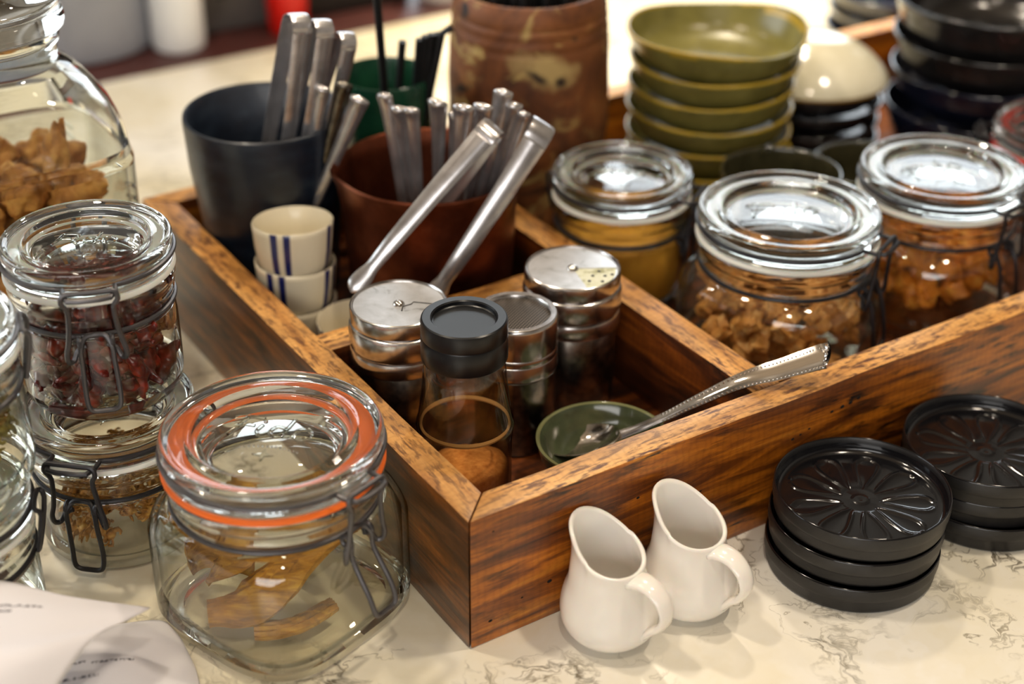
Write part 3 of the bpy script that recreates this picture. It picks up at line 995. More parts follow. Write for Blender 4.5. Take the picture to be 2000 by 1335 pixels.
# ------------------------------------------------------------------ shakers
def dredge(label, loc, rot, R, h, open_dial, group='steel shakers in the crate'):
    t = thing('spice_shaker', label, 'shaker', loc, rot, group)
    bm = bmesh.new()
    lathe(bm, [(0, .0012), (R * .85, .001), (R * .92, 0), (R * .945, .0012), (R * .945, h - .032), (R * .93, h - .0315), (0, h - .033)], 72)
    obj('body', bm, M['steel_dark'], t)
    bm = bmesh.new()
    lathe(bm, [(R * .9, h - .0315), (R * 1.0, h - .0312), (R * 1.02, h - .0300), (R * 1.02, h - .0240), (R * 1.0, h - .0228), (R * .965, h - .0224), (R * .965, h - .0216), (R * 1.015, h - .0212), (R * 1.035, h - .0200), (R * 1.035, h - .0112), (R * 1.015, h - .0096), (R * .965, h - .0088), (R * .9, h - .0088)], 72)
    obj('collar', bm, M['steel'], t, sharp=28)
    bm = bmesh.new()
    lathe(bm, [(0, h - .0016), (R * .93, h - .0016), (R * .945, h - .0006), (R * .965, h), (R * .99, h - .0004), (R, h - .0014), (R, h - .0078), (R * .99, h - .0084), (R * .9, h - .0086), (0, h - .0086)], 72)
    lid = obj('lid', bm, M['steel'], t)
    # rotating dial plate; on the open one a quarter is cut away and the sieve shows
    bm = bmesh.new()
    zt = h - .00155
    nseg = 60
    a0, a1 = (math.radians(0), math.radians(284)) if open_dial else (0, 2 * PI)
    rim = [(R * .925 * math.cos(a0 + (a1 - a0) * i / nseg), R * .925 * math.sin(a0 + (a1 - a0) * i / nseg)) for i in range(nseg + (1 if open_dial else 0))]
    prism(bm, ([(0, 0)] + rim) if open_dial else rim, zt, zt + .0006)
    obj('dial_plate', bm, M['steel_top'], lid, sharp=30)
    if open_dial:
        bm = bmesh.new()
        lathe(bm, [(0, zt), (R * .9, zt), (R * .9, zt + .0002), (0, zt + .0002)], 48)
        obj('sieve_plate', bm, noise_mat('powdered_plate', [(.36, (150, 148, 104)), (.5, (206, 206, 176)), (.7, (216, 216, 200))], 160, .5, .0), lid)['label'] = 'cream dusted plate under the open dial'
        bm = bmesh.new()
        for a, r in ((-62, .62), (-40, .5), (-28, .72), (-14, .55), (-46, .8), (-20, .84)):
            bmesh.ops.create_cone(bm, cap_ends=True, segments=12, radius1=.0009, radius2=.0009, depth=.0003, matrix=Matrix.Translation((R * r * math.cos(math.radians(a)), R * r * math.sin(math.radians(a)), zt + .0003)))
        obj('sieve_hole', bm, M['straw_black'], lid)['kind'] = 'stuff'
    else:
        bm = bmesh.new()
        zz = zt + .0006
        tube(bm, [(R * .80, R * .10, zz), (R * .28, R * .12, zz), (R * .25, R * .02, zz), (R * .10, -R * .10, zz), (R * .12, -R * .28, zz)], .0004, seg=6)
        obj('dial_slot', bm, M['black_wire'], lid)['label'] = 'dark keyhole outline cut in the dial'
    bm = bmesh.new()
    lathe(bm, [(0, zt + .0024), (.0014, zt + .0023), (.0026, zt + .0015), (.0031, zt + .0006), (0, zt + .0005)], 24)
    obj('rivet', bm, M['steel_bright'], lid)
    return t


dredge('round steel shaker with a closed scuffed dial lid beside the striped cups', L(.0445, .1395, FL + .0002), math.radians(-8), .0247, .0808, False)
dredge('round steel shaker with an open dial lid by the long divider', L(.1437, .1305, FL + .0002), math.radians(4), .0254, .0770, True)
t = thing('mesh_shaker', 'steel shaker with a fine mesh top behind the black capped bottle', 'shaker', L(.0950, .1100, FL + .0002), 0., 'steel shakers in the crate')
R, h = .0214, .0748
bm = bmesh.new()
lathe(bm, [(0, .0012), (R * .88, .001), (R * .95, 0), (R * .98, .0012), (R * .98, h - .031), (R * .96, h - .0305), (0, h - .032)], 72)
obj('body', bm, M['steel_dark'], t)
bm = bmesh.new()
lathe(bm, [(R * .9, h - .030), (R * 1.0, h - .0298), (R * 1.015, h - .0285), (R * 1.0, h - .0272), (R * 1.0, h - .0225), (R * .985, h - .0218), (R * 1.0, h - .0211), (R * 1.0, h - .0185), (R * .985, h - .0178), (R * 1.0, h - .0171), (R * 1.0, h - .0022), (R * .985, h - .0006), (R * .95, h), (R * .83, h - .0001), (R * .80, h - .0009), (R * .79, h - .0022), (R * .7, h - .0024)], 72)
obj('lid_ring', bm, M['steel'], t)
m, nt, b = new_mat('fine_wire_mesh')
v = coords(nt, (1, 1, 1), (0, 0, .5))
wv = []
for d in 'XY':
    w_ = node(nt, 'ShaderNodeTexWave', wave_type='BANDS', bands_direction=d)
    w_.inputs['Scale'].default_value = 220
    nt.links.new(v, w_.inputs['Vector'])
    wv.append(w_.outputs['Fac'])
mx = mix(nt, 1., wv[0], wv[1], 'MULTIPLY')
nt.links.new(ramp(nt, mx, [(.05, (22, 19, 16)), (.7, (120, 108, 96))]), b.inputs['Base Color'])
b.inputs['Metallic'].default_value = .6
b.inputs['Roughness'].default_value = .45
M['mesh'] = m
bm = bmesh.new()
lathe(bm, [(0, h - .0016), (R * .4, h - .0017), (R * .8, h - .0022), (R * .8, h - .0026), (0, h - .0022)], 64)
obj('wire_mesh', bm, M['mesh'], t)

# ------------------------------------------------------------------ spice bottle with black cap
bl = L(.047, .0805, FL + .0002)
t = thing('spice_bottle', 'clear plastic spice bottle with a black cap in the crate corner', 'bottle', bl, 0.)
bm = bmesh.new()
zc = .0790
oo = [(0, .0016), (.016, .0012), (.0205, 0), (.0222, .001), (.0226, .004), (.0228, .034), (.0236, .0405), (.0239, .042), (.0236, .0436), (.0228, .0455), (.0212, .058), (.0200, .070), (.0195, .0765), (.0188, .0775), (.0188, .0800), (.0175, .0815), (.0175, .092)]
ii = [(.0163, .092), (.0163, .0815), (.0176, .077), (.0188, .069), (.0200, .0575), (.0216, .0455), (.0224, .042), (.0216, .034), (.0214, .005), (.019, .003), (0, .003)]
lathe(bm, oo + ii, 72)
obj('bottle_body', bm, M['plastic_clear'], t, sharp=60)
bm = bmesh.new()
Rc = .0206
lathe(bm, [(.0178, zc), (Rc * .99, zc), (Rc * 1.005, zc + .001), (Rc, zc + .0115), (Rc * .985, zc + .0122), (Rc * .995, zc + .0130), (Rc * 1.0, zc + .0195), (Rc * .985, zc + .0209), (Rc * .95, zc + .0214), (Rc * .77, zc + .0214), (Rc * .74, zc + .0208), (Rc * .73, zc + .0192), (Rc * .70, zc + .0188), (0, zc + .0188), (0, zc + .014), (.0176, zc + .014), (.0178, zc)], 80)
obj('cap', bm, M['cap_black'], t, sharp=24)
bm = bmesh.new()
pr = [(.02165, .0405), (.0222, .0418), (.02165, .0432), (.0208, .0418), (.02165, .0405)]
lathe(bm, pr, 72)
bmesh.ops.remove_doubles(bm, verts=bm.verts, dist=1e-6)
obj('powder_ring', bm, pmat('tan_powder', (206, 156, 92), .9), t)['label'] = 'tan ring of powder caught at the shoulder'
bm = bmesh.new()
lathe(bm, [(0, .0034), (.0186, .0034), (.0208, .0058), (.0209, .016), (.0200, .0175), (.012, .021), (0, .0215)], 56, lambda x, y, z, q: Vector((x, y, z + (.10 * x - .12 * y) * (1 if z > .015 else 0) + (.0011 * mnoise.noise(Vector((x * 300, y * 300, 1))) if z > .015 else 0))))
o = obj('ground_spice', bm, M['spice'])
o.location = bl
tag(o, 'orange brown ground spice in the black capped bottle', 'spice', kind='stuff')

# ------------------------------------------------------------------ glazed dish and the spoon lying in it
dl = L(.110, .0525, FL)
bm = bmesh.new()
lathe(bm, [(0, .003), (.016, .0026), (.0172, .0004), (.0195, 0), (.0208, .0016), (.0270, .0085), (.0318, .018), (.0334, .0245), (.0336, .0258), (.0326, .0264), (.0316, .0256), (.0300, .0190), (.0250, .0105), (.0180, .0062), (.009, .0050), (0, .0048)], 72)
for f in bm.faces:
    c = f.calc_center_median()
    f.material_index = 1 if c.z > .0215 and c.xy.length > .0312 else 0
o = obj('sauce_dish', bm, [M['dish_green'], pmat('pale_olive_rim', (128, 130, 88), .15, coat=.4)])
o.location = dl
tag(o, 'round grey green glazed dish in the front corner compartment holding a spoon', 'dish')


def ribbon(bm, pts, width, th, side=None, crown=0., k=6, cross=9, mat=0):
    """flat bar of given half width along pts with rounded section; side(i) gives the width direction"""
    pts = catmull(pts, k)
    n = len(pts)
    rows = []
    prev = None
    for i, p in enumerate(pts):
        t = (pts[min(i + 1, n - 1)] - pts[max(i - 1, 0)]).normalized()
        s = Vector(side) if side is not None else t.cross(Vector((0, 0, 1)))
        s = (s - t * s.dot(t)).normalized()
        if prev is not None and s.dot(prev) < 0:
            s = -s
        prev = s
        u = s.cross(t).normalized()
        w = width(i / (n - 1)) if callable(width) else width
        row = []
        for j in range(cross):
            x = -1 + 2 * j / (cross - 1)
            row.append(bm.verts.new(p + s * (w * x) + u * (crown * w * (1 - x * x) + th * .5 * (1 - .6 * abs(x) ** 4))))
        for j in range(cross - 1, -1, -1):
            x = -1 + 2 * j / (cross - 1)
            row.append(bm.verts.new(p + s * (w * x) + u * (crown * w * (1 - x * x) - th * .5 * (1 - .6 * abs(x) ** 4))))
        rows.append(row)
    m = len(rows[0])
    for a, b in zip(rows, rows[1:]):
        for j in range(m):
            bm.faces.new((a[j], a[(j + 1) % m], b[(j + 1) % m], b[j])).material_index = mat
    bm.faces.new(rows[0][::-1]).material_index = mat
    bm.faces.new(rows[-1]).material_index = mat
    return pts, rows


tip = L(.2062, .0065, .0878)
t = thing('table_spoon', 'steel spoon with a beaded handle resting over the front board', 'spoon', tip, 0.)
path = [L(*p) - tip for p in ((.2065, .0050, .0866), (.2045, .0063, .0857), (.189, .0140, .0802), (.172, .0235, .0742), (.155, .0345, .0628), (.141, .0450, .0512), (.130, .0545, .0420), (.124, .0605, .0372))]
wid = lambda q: .0056 + .0022 * min(1, q / .045) if q < .05 else (.0078 - .0050 * min(1, (q - .05) / .66) if q < .74 else .0027 + .003 * max(0, q - .85))
bm = bmesh.new()
cp, rows = ribbon(bm, path, wid, .0017, side=(.30, .75, .42), crown=-.32, k=10)
hd = obj('handle', bm, M['steel_bright'], t, sharp=50)
bm = bmesh.new()
for idx in (1, 7):
    line = [r[idx].copy() if hasattr(r[idx], 'copy') else r[idx] for r in []]
prevp = []
me = hd.data
per = 18
for idx, in ((1,), (7,)):
    last = None
    for i in range(0, int(len(cp) * .72)):
        p = me.vertices[i * per + idx].co
        if last is None or (p - last).length > .0011:
            bmesh.ops.create_icosphere(bm, subdivisions=1, radius=.0007, matrix=Matrix.Translation(p + Vector((0, 0, .0001))))
            if last is not None:
                mid = (p + last) / 2
            last = p.copy()
for q in range(2, 7):
    p = me.vertices[2 * per + q].co
    bmesh.ops.create_icosphere(bm, subdivisions=1, radius=.0006, matrix=Matrix.Translation(p + Vector((0, 0, .0001))))
o = obj('beaded_border', bm, M['steel_bright'], hd)
o['kind'] = 'stuff'
# spoon bowl
bm = bmesh.new()
ring = [(0, -.0062), (.004, -.0060), (.008, -.0049), (.0112, -.0026), (.0128, .0002), (.0124, .0006), (.0106, -.0017), (.0075, -.0040), (.004, -.0050), (0, -.0052)]
lathe(bm, ring, 48, lambda x, y, z, q: Vector((x * (1.45 + .25 * (x > 0) * abs(math.cos(q)) ** 2), y, z)))
d = (L(.124, .0615, .0375) - L(.110, .0700, .0335)).normalized()
xax = -d
zax = (Vector((0, 0, 1)) - xax * xax.z).normalized()
yax = zax.cross(xax)
Mx = Matrix((xax, yax, zax)).transposed().to_4x4()
Mx.translation = L(.1110, .0695, .0345) - tip
bmesh.ops.transform(bm, matrix=Mx, verts=bm.verts)
obj('bowl', bm, M['steel_bright'], t, sharp=60)

# ------------------------------------------------------------------ two milk jugs
def jug(label, loc, rz):
    """spout towards local +X, ear shaped handle at -X"""
    t = thing('milk_jug', label, 'jug', loc, rz, 'small white jugs in front of the crate')
    prof = [(0, .0142), (.04, .0163), (.10, .0196), (.19, .0220), (.30, .0228), (.42, .0219), (.55, .0197), (.68, .0183), (.80, .0172), (.90, .0168), (1.0, .0172)]
    pv = catmull([(a, r, 0) for a, r in prof], 4)
    bm = bmesh.new()
    seg = 64

    def place(a, r, q):
        c = math.cos(q)
        top = .0480 + .0082 * c + .0012 * math.cos(2 * q)
        lip = max(0., a - .55) / .45
        sp = max(0., c) ** 5
        r = r * (1 - .06 * lip * abs(math.sin(q)) ** 2 * (1 if c > 0 else .3)) + .0032 * lip ** 1.6 * sp
        off = .0022 * lip
        return Vector((r * c + off, r * math.sin(q), a * top))
    rings = []
    base = [(r, -1) for r in (0., .008, .0125)]
    rings.append([bm.verts.new((0, 0, .0012))])
    for r in (.008, .0122):
        rings.append([bm.verts.new((r * math.cos(2 * PI * i / seg), r * math.sin(2 * PI * i / seg), .0010)) for i in range(seg)])
    for p in pv:
        rings.append([bm.verts.new(place(p.x, p.y, 2 * PI * i / seg)) for i in range(seg)])
    rings.append([bm.verts.new(place(1.018, .0162, 2 * PI * i / seg)) for i in range(seg)])
    for p in reversed(pv):
        if p.x < .06:
            continue
        rings.append([bm.verts.new(place(p.x, p.y - .0021, 2 * PI * i / seg)) for i in range(seg)])
    rings.append([bm.verts.new((0, 0, .0045))])
    for a, b in zip(rings, rings[1:]):
        for i in range(seg):
            j = (i + 1) % seg
            if len(a) == 1:
                bm.faces.new((a[0], b[i], b[j]))
            elif len(b) == 1:
                bm.faces.new((a[i], a[j], b[0]))
            else:
                bm.faces.new((a[i], a[j], b[j], b[i]))
    obj('jug_body', bm, M['porcelain'], t, sharp=0)
    bm = bmesh.new()
    pts = [Vector(p) for p in ((-.0140, 0, .0378), (-.0180, 0, .0392), (-.0244, 0, .0388), (-.0304, 0, .0345), (-.0326, 0, .0278), (-.0302, 0, .0210), (-.0252, 0, .0155), (-.0205, 0, .0095))]
    tube(bm, pts, lambda q: .0038 * (1.25 - .25 * math.sin(PI * q)) * (1 - .38 * q), seg=16, k=5, flat=(.62, 1.5))
    obj('handle', bm, M['porcelain'], t, sharp=0)
    return t


jug('white porcelain milk jug closer to the crate corner', L(.0605, -.0232, 0), math.radians(136))
jug('white porcelain milk jug between the other jug and the black saucers', L(.1045, -.0262, 0), math.radians(134))

# ------------------------------------------------------------------ black saucers with a pressed flower
def saucer_mesh():
    bm = bmesh.new()
    R = .0420
    petals = 9
    oa = [(.030, .0016), (.0335, .0012), (.0345, 0), (.0388, 0), (.0404, .0007), (.0410, .0022), (.0411, .0066), (.0415, .0071), (.0418, .0077), (.0420, .0090), (R, .0138), (.0418, .0144), (.0413, .0146), (.0408, .0142), (.0405, .0115), (.0402, .0086), (.0393, .0072), (.0378, .0068)]
    seg = 240

    def hgt(r, a):
        if r < .004:
            return .0004
        k = round(a / (2 * PI / petals))
        da = a - k * 2 * PI / petals
        x, y = r * math.cos(da), r * math.sin(da)
        u = (x - .0095) / .0250
        if u <= 0:
            return .0004 * math.exp(-(x / .006) ** 2) - .0002
        if u >= 1.03:
            return 0.
        w = .0079 * (max(0, min(1, u)) ** .8) * math.sqrt(max(0, 1 - max(0, u) ** 5)) + .0004
        d = (abs(y) - w) / .0008
        edge = .0005 * math.exp(-d * d) * min(1, u * 5)
        dish = -.0004 * max(0, 1 - (y / w) ** 2) if abs(y) < w else 0
        return edge + dish
    rings = []

    def add(r, z, f=None):
        if r < 1e-6:
            rings.append([bm.verts.new((0, 0, z))])
        else:
            rings.append([bm.verts.new((r * math.cos(2 * PI * i / seg), r * math.sin(2 * PI * i / seg), z + (f(r, 2 * PI * i / seg) if f else 0))) for i in range(seg)])
    add(0, .0026)
    for r, z in oa:
        add(r, z)
    nr = 44
    for k in range(nr):
        r = .0374 * (1 - k / nr)
        add(r, .0067 - .0005 * (1 - r / .0374), hgt)
    add(0, .0064)
    for a, b in zip(rings, rings[1:]):
        for i in range(seg):
            j = (i + 1) % seg
            if len(a) == 1:
                f = bm.faces.new((a[0], b[i], b[j]))
            elif len(b) == 1:
                f = bm.faces.new((a[i], a[j], b[0]))
            else:
                f = bm.faces.new((a[i], a[j], b[j], b[i]))
            f.material_index = 0
    bmesh.ops.recalc_face_normals(bm, faces=bm.faces)
    for f in bm.faces:
        c = f.calc_center_median()
        if Vector((c.x, c.y)).length < .0404 and c.z > .0055 or c.z > .0141:
            f.material_index = 1
    me = bpy.data.meshes.new('saucer')
    for f in bm.faces:
        f.smooth = True
    bm.to_mesh(me)
    bm.free()
    me.materials.append(M['black_satin'])
    me.materials.append(M['black_gloss'])
    me.set_sharp_from_angle(angle=math.radians(50))
    return me


sm = saucer_mesh()


def saucer(u, v, z, rz, label):
    o = bpy.data.objects.new('flower_saucer', sm)
    o.location = L(u, v, z)
    o.rotation_euler = (0, 0, rz)
    COL.objects.link(o)
    tag(o, label, 'saucer', 'black flower saucers in front of the crate')


for k, (du, dv) in enumerate(((-.0014, .0004), (-.0006, .0006), (.0, .0))):
    saucer(.1925 + du, -.0440 + dv, .0148 * k, .18 + .9 * k, ('bottom', 'middle', 'top')[k] + ' black flower saucer of the stack next to the white jug')
for k, (du, dv) in enumerate(((.0012, -.0022), (.0006, .0008), (.0, .0))):
    saucer(.2795 + du, -.0440 + dv, (0, .0148, .0296)[k] * .86, .4 + .8 * k, ('bottom', 'middle', 'top')[k] + ' black flower saucer of the stack further along the crate')

# ------------------------------------------------------------------ striped cups
def cup_mesh():
    bm = bmesh.new()
    prof = [(0, .0022), (.0125, .0018), (.0135, 0), (.0150, 0), (.0158, .0014), (.0185, .0052), (.0203, .0105), (.0216, .0190), (.0224, .0290), (.0226, .0318), (.0220, .0325), (.0213, .0318), (.0204, .0195), (.0188, .0110), (.0160, .0060), (.008, .0042), (0, .004)]
    rings = lathe(bm, prof, 56, lambda x, y, z, q: Vector((x, y, z + .0007 * math.sin(q + 1) * (z > .02))))
    lay = bm.loops.layers.color.new('outer')
    ins = set()
    for rg in rings[10:]:
        ins.update(rg)
    for f in bm.faces:
        for l in f.loops:
            k = 0. if l.vert in ins else 1.
            l[lay] = (k, k, k, 1)
    me = bpy.data.meshes.new('cup')
    bmesh.ops.recalc_face_normals(bm, faces=bm.faces)
    for f in bm.faces:
        f.smooth = True
    bm.to_mesh(me)
    bm.free()
    me.materials.append(M['cup'])
    me.set_sharp_from_angle(angle=math.radians(60))
    return me


cm = cup_mesh()
for u, v, z, rz, rx, lab in ((.0402, .2525, FL, .4, 0, 'lowest blue striped cup of the stack at the dark blue pot'), (.0400, .2522, FL + .0235, 2.0, .03, 'middle blue striped cup of the stack at the dark blue pot'),
                             (.0398, .2518, FL + .0472, -.95, -.05, 'top blue striped cup of the stack at the dark blue pot'), (.0570, .2115, FL, 1.3, 0, 'single blue striped cup half hidden behind the closed dial shaker')):
    o = bpy.data.objects.new('tea_cup', cm)
    o.location = L(u, v, z)
    o.rotation_euler = (rx, rx, rz)
    COL.objects.link(o)
    tag(o, lab, 'cup', 'blue striped cups in the crate')

# ------------------------------------------------------------------ pots holding cutlery
pl = L(.0578, .3190, FL)
bm = bmesh.new()
wob = lambda x, y, z, q: Vector((x * (1 + .012 * math.sin(3 * q + z * 60)), y * (1 + .012 * math.sin(3 * q + z * 60)), z))
lathe(bm, [(0, .003), (.032, .002), (.0352, 0), (.0366, .002), (.0382, .02), (.0402, .050), (.0448, .085), (.0472, .114), (.0469, .1168), (.0458, .1176), (.0446, .1162), (.0420, .085), (.0372, .05), (.034, .012), (.03, .008), (0, .008)], 80, wob)
o = obj('stoneware_pot', bm, M['pot_navy'])
o.location = pl
tag(o, 'big dark slate blue pot with shiny tongs in the crate corner', 'pot')
CC = L(.120, .239, FL)
bm = bmesh.new()
def spout(x, y, z, q):
    a = math.radians(190)
    d = math.cos(q - a)
    k = max(0, d) ** 30 * max(0, z - .075) / .025 * .0035
    return Vector((x + k * math.cos(a), y + k * math.sin(a), z))
lathe(bm, [(0, .002), (.042, .001), (.0442, 0), (.0455, .002), (.0470, .03), (.0490, .07), (.0500, .092), (.0515, .0965), (.0523, .0990), (.0515, .1003), (.0503, .0992), (.0485, .09), (.0455, .03), (.0435, .005), (0, .0045)], 80, spout)
o = obj('copper_cup', bm, M['copper'])
o.location = CC
tag(o, 'brown copper cup full of steel cutlery in the middle of the crate', 'cup')
GC = L(.1455, .3345, FL)
bm = bmesh.new()
lathe(bm, [(0, .002), (.0215, .001), (.0230, 0), (.0242, .002), (.0262, .04), (.0280, .09), (.0292, .1155), (.0288, .1175), (.0280, .1178), (.0272, .116), (.0255, .07), (.0235, .02), (.0215, .006), (0, .0055)], 64)
o = obj('tall_cup', bm, M['pot_green'])
o.location = GC
tag(o, 'dark green glazed tumbler of black straws behind the copper cup', 'cup')


def cutlery(name, label, cat, base, top, wmax, group, m='cutlery', side=None, style=0):
    """handle standing up out of a pot: thin shank below, broad rounded end on top; the head is down inside the pot"""
    b, tp = Vector(base), Vector(top)
    d = tp - b
    t = thing(name, label, cat, b, 0., group)
    sd = Vector(side) if side else Vector((1, -.25, 0))
    u = d.cross(sd).normalized()
    bm = bmesh.new()
    pts = [d * .30, d * .5 + u * .0012, d * .75 + u * .002, d * .94 + u * .001, d * 1.0 - u * .001]
    ribbon(bm, pts, lambda q: (.0024 + (wmax - .0024) * min(1, q / .86) ** 1.6) * (1 if q < .86 else math.sqrt(max(.02, 1 - ((q - .86) / .14) ** 2))), .0017, side=sd, crown=.5 if style else .42, k=8)
    obj('handle', bm, M[m], t, sharp=50)
    bm = bmesh.new()
    ribbon(bm, [d * 0., d * .06, d * .16, d * .27, d * .31], lambda q: .0026 + .0045 * math.sin(PI * min(1, q * 1.12)) ** .8 if q < .88 else .0026, .0016, side=sd, crown=.25 if style == 0 else .0, k=5)
    obj('spoon_head' if name.endswith('spoon') else 'fork_head' if name.endswith('fork') else 'knife_blade', bm, M[m], t, sharp=50)
    return t


ccz = FL + .008
rows_ = (('tea_spoon', (-.0525, .2575, .166), (-.004, .014), .0046, 0, 'steel spoon handle first from the copper cup spout'),
         ('table_fork', (-.0446, .2539, .160), (.000, .010), .0050, 1, 'steel fork handle second from the copper cup spout'),
         ('tea_spoon', (-.0376, .2519, .160), (.006, .012), .0046, 0, 'steel spoon handle third from the copper cup spout'),
         ('table_knife', (-.0232, .2493, .166), (-.016, -.004), .0058, 1, 'broad steel knife handle leaning in the middle of the copper cup'),
         ('table_fork', (-.0120, .2500, .158), (-.004, .020), .0060, 1, 'steel fork handle fifth in the copper cup, beside the leaning knife'),
         ('tea_spoon', (-.0085, .2420, .166), (.004, .004), .0062, 0, 'steel spoon handle sixth in the copper cup with a broad rounded end'),
         ('table_fork', (.0020, .2436, .166), (-.004, .008), .0058, 1, 'steel fork handle just behind the first tongs'),
         ('tea_spoon', (.0127, .2485, .172), (.002, .016), .0056, 0, 'tallest dark steel spoon handle rising over the tongs'),
         ('table_fork', (.0185, .2480, .165), (.008, .002), .0052, 1, 'bright steel fork handle next to the tallest spoon'),
         ('tea_spoon', (.0240, .2470, .160), (.012, .010), .0040, 0, 'short steel spoon handle at the terracotta side of the cup'))
for nm, top, (dx, dy), w_, st, lab in rows_:
    cutlery(nm, lab, nm.split('_')[1], (CC.x + (top[0] - CC.x) * .3, CC.y + (top[1] - CC.y) * .3 + (.008 if st else -.004), ccz), top, w_, 'cutlery in the copper cup', 'cutlery', (1, -.2 + dx * 12, 0), st)


def tongs(label, outer, top, inner, w, group, spread=.006, m='cutlery', loc=None, face=None):
    """spring tongs: one strip folded over at the top into two long arms with oval tips"""
    A, T, B = Vector(outer), Vector(top), Vector(inner)
    t = thing('serving_tongs', label, 'tongs', T, 0., group)
    dirm = ((A + B) / 2 - T).normalized()
    sep = (A - B)
    sep = (sep - dirm * sep.dot(dirm)).normalized()
    if face is not None:
        sep = Vector(face)
        sep = (sep - dirm * sep.dot(dirm)).normalized()
    side = dirm.cross(sep).normalized()
    bm = bmesh.new()
    r = spread
    ar = [dirm * r * 1.1 + sep * r * 1.05] + [dirm * (r - r * math.sin(q)) + sep * r * math.cos(q) for q in [PI * i / 8 for i in range(9)]] + [dirm * r * 1.1 - sep * r * 1.05]
    ribbon(bm, ar, w, .0011, side=side, k=3)
    obj('spring_bend', bm, M[m], t, sharp=50)
    for end, s in ((A - T, 1), (B - T, -1)):
        st = dirm * r * 1.1 + sep * (r * 1.05 * s)
        dd = end - st
        bow = sep * s * .0025
        bm = bmesh.new()
        ribbon(bm, [st, st + dd * .3 + bow, st + dd * .65 + bow, st + dd * .85, end], lambda q: w * (1 - .42 * min(1, q / .7)) if q < .74 else w * .58 * (1 + .5 * math.sin(PI * (q - .74) / .26)) * math.sqrt(max(.03, 1 - max(0, (q - .9) / .1) ** 2)), .0012, side=side, crown=.22 * s, k=7)
        obj('arm', bm, M[m], t, sharp=50)
    return t


tg = 'serving tongs in the crate'
tongs('steel tongs straddling the copper cup rim, lower of the two beside the cutlery', L(.0440, .1912, .0828), L(.1315, .1880, .1590), L(.098, .228, .075), .0062, tg, .0075)
tongs('wide looped steel tongs over the copper cup rim nearer the terracotta jar', L(.0855, .1830, .0660), L(.1620, .1865, .1545), L(.125, .220, .080), .0068, tg, .0100)
pz = FL + .016
for i, (top, foot, lab, w_) in enumerate((((-.0985, .2742, .203), (-.010, -.013, pz), 'tallest steel tongs in the dark blue pot', .0056), ((-.0862, .2765, .199), (-.002, -.010, pz), 'steel tongs in the dark blue pot touching the tallest pair', .0054),
                                          ((-.0738, .2815, .190), (.004, .002, pz), 'steel tongs in the dark blue pot nearest the green tumbler', .0048))):
    T = Vector(top)
    F = Vector((pl.x + foot[0], pl.y + foot[1], foot[2]))
    tongs(lab, F + Vector((.005, -.006, 0)), T, F + Vector((-.005, .006, 0)), w_, tg, .0066 - .0005 * i, face=(.55, -.8, 0))
cutlery('table_fork', 'short steel fork handle between the tongs in the dark blue pot', 'fork', (pl.x + .006, pl.y - .026, pz), (-.0870, .2700, .165), .0052, 'cutlery in the dark blue pot', 'cutlery', (1, -.3, 0), 1)
cutlery('table_spoon', 'steel spoon lying lowest at the rim of the dark blue pot', 'spoon', (pl.x + .004, pl.y - .03, pz), (-.0660, .2660, .160), .0060, 'cutlery in the dark blue pot', 'cutlery', (1, -.3, 0), 0)
cutlery('table_knife', 'dark handled knife leaning under the tongs in the dark blue pot', 'knife', (pl.x + .012, pl.y - .02, pz), (-.0745, .2680, .168), .0050, 'cutlery in the dark blue pot', 'steel_dark', (1, -.1, 0), 1)


def straw(base, top, label, group, r=.0026, kink=None):
    b, tp = Vector(base), Vector(top)
    bm = bmesh.new()
    pts = [Vector((0, 0, 0)), (tp - b) * .5, tp - b]
    if kink:
        pts.append(tp - b + Vector(kink))
    tube(bm, pts, r, seg=10)
    o = obj('drinking_straw', bm, M['straw_black'])
    o.location = b
    return tag(o, label, 'straw', group)


gz = FL + .008
for dx, dy, top, lab, kk in ((.004, -.008, (-.0600, .3170, .205), 'tallest black straw sticking up from the green tumbler', None), (-.002, -.006, (-.0478, .3400, .165), 'short black straw alone beside the tallest one in the green tumbler', None),
                             (.008, .004, (-.0380, .3440, .165), 'black straw first of the bunch in the green tumbler', None), (.010, .000, (-.0345, .3440, .167), 'black straw second of the bunch in the green tumbler', None), (.012, -.004, (-.0310, .3450, .168), 'black straw third of the bunch in the green tumbler', None),
                             (.013, .006, (-.0275, .3490, .167), 'black straw last of the bunch in the green tumbler', None), (.006, -.012, (-.0250, .3455, .168), 'bent black straw leaning against the terracotta jar', (.006, -.001, .004))):
    straw((GC.x + dx, GC.y + dy, gz), top, lab, 'black straws in the green tumbler', .0024, kk)

# ------------------------------------------------------------------ terracotta jar with black straws
TJ = L(.2378, .3165, FL)
m, nt, b = new_mat('mottled_terracotta')
v = coords(nt, (1, 1, 1))
f = noise(nt, v, 24, 7, .6, .8)
col = ramp(nt, f, [(.28, (44, 23, 9)), (.45, (92, 50, 20)), (.6, (124, 72, 31)), (.75, (150, 104, 56))])
f2 = noise(nt, v, 30, 5, .6, 1.4)
cr2 = ramp(nt, f2, [(.56, (0, 0, 0, 1)), (.66, (1, 1, 1, 1))])
col = mix(nt, cr2, col, (168, 140, 82))
f3 = noise(nt, coords(nt, (1.4, 1.4, 1.4)), 26, 3, .5, .6)
cr3 = ramp(nt, f3, [(.64, (0, 0, 0, 1)), (.70, (1, 1, 1, 1))])
col = mix(nt, cr3, col, (36, 20, 12))


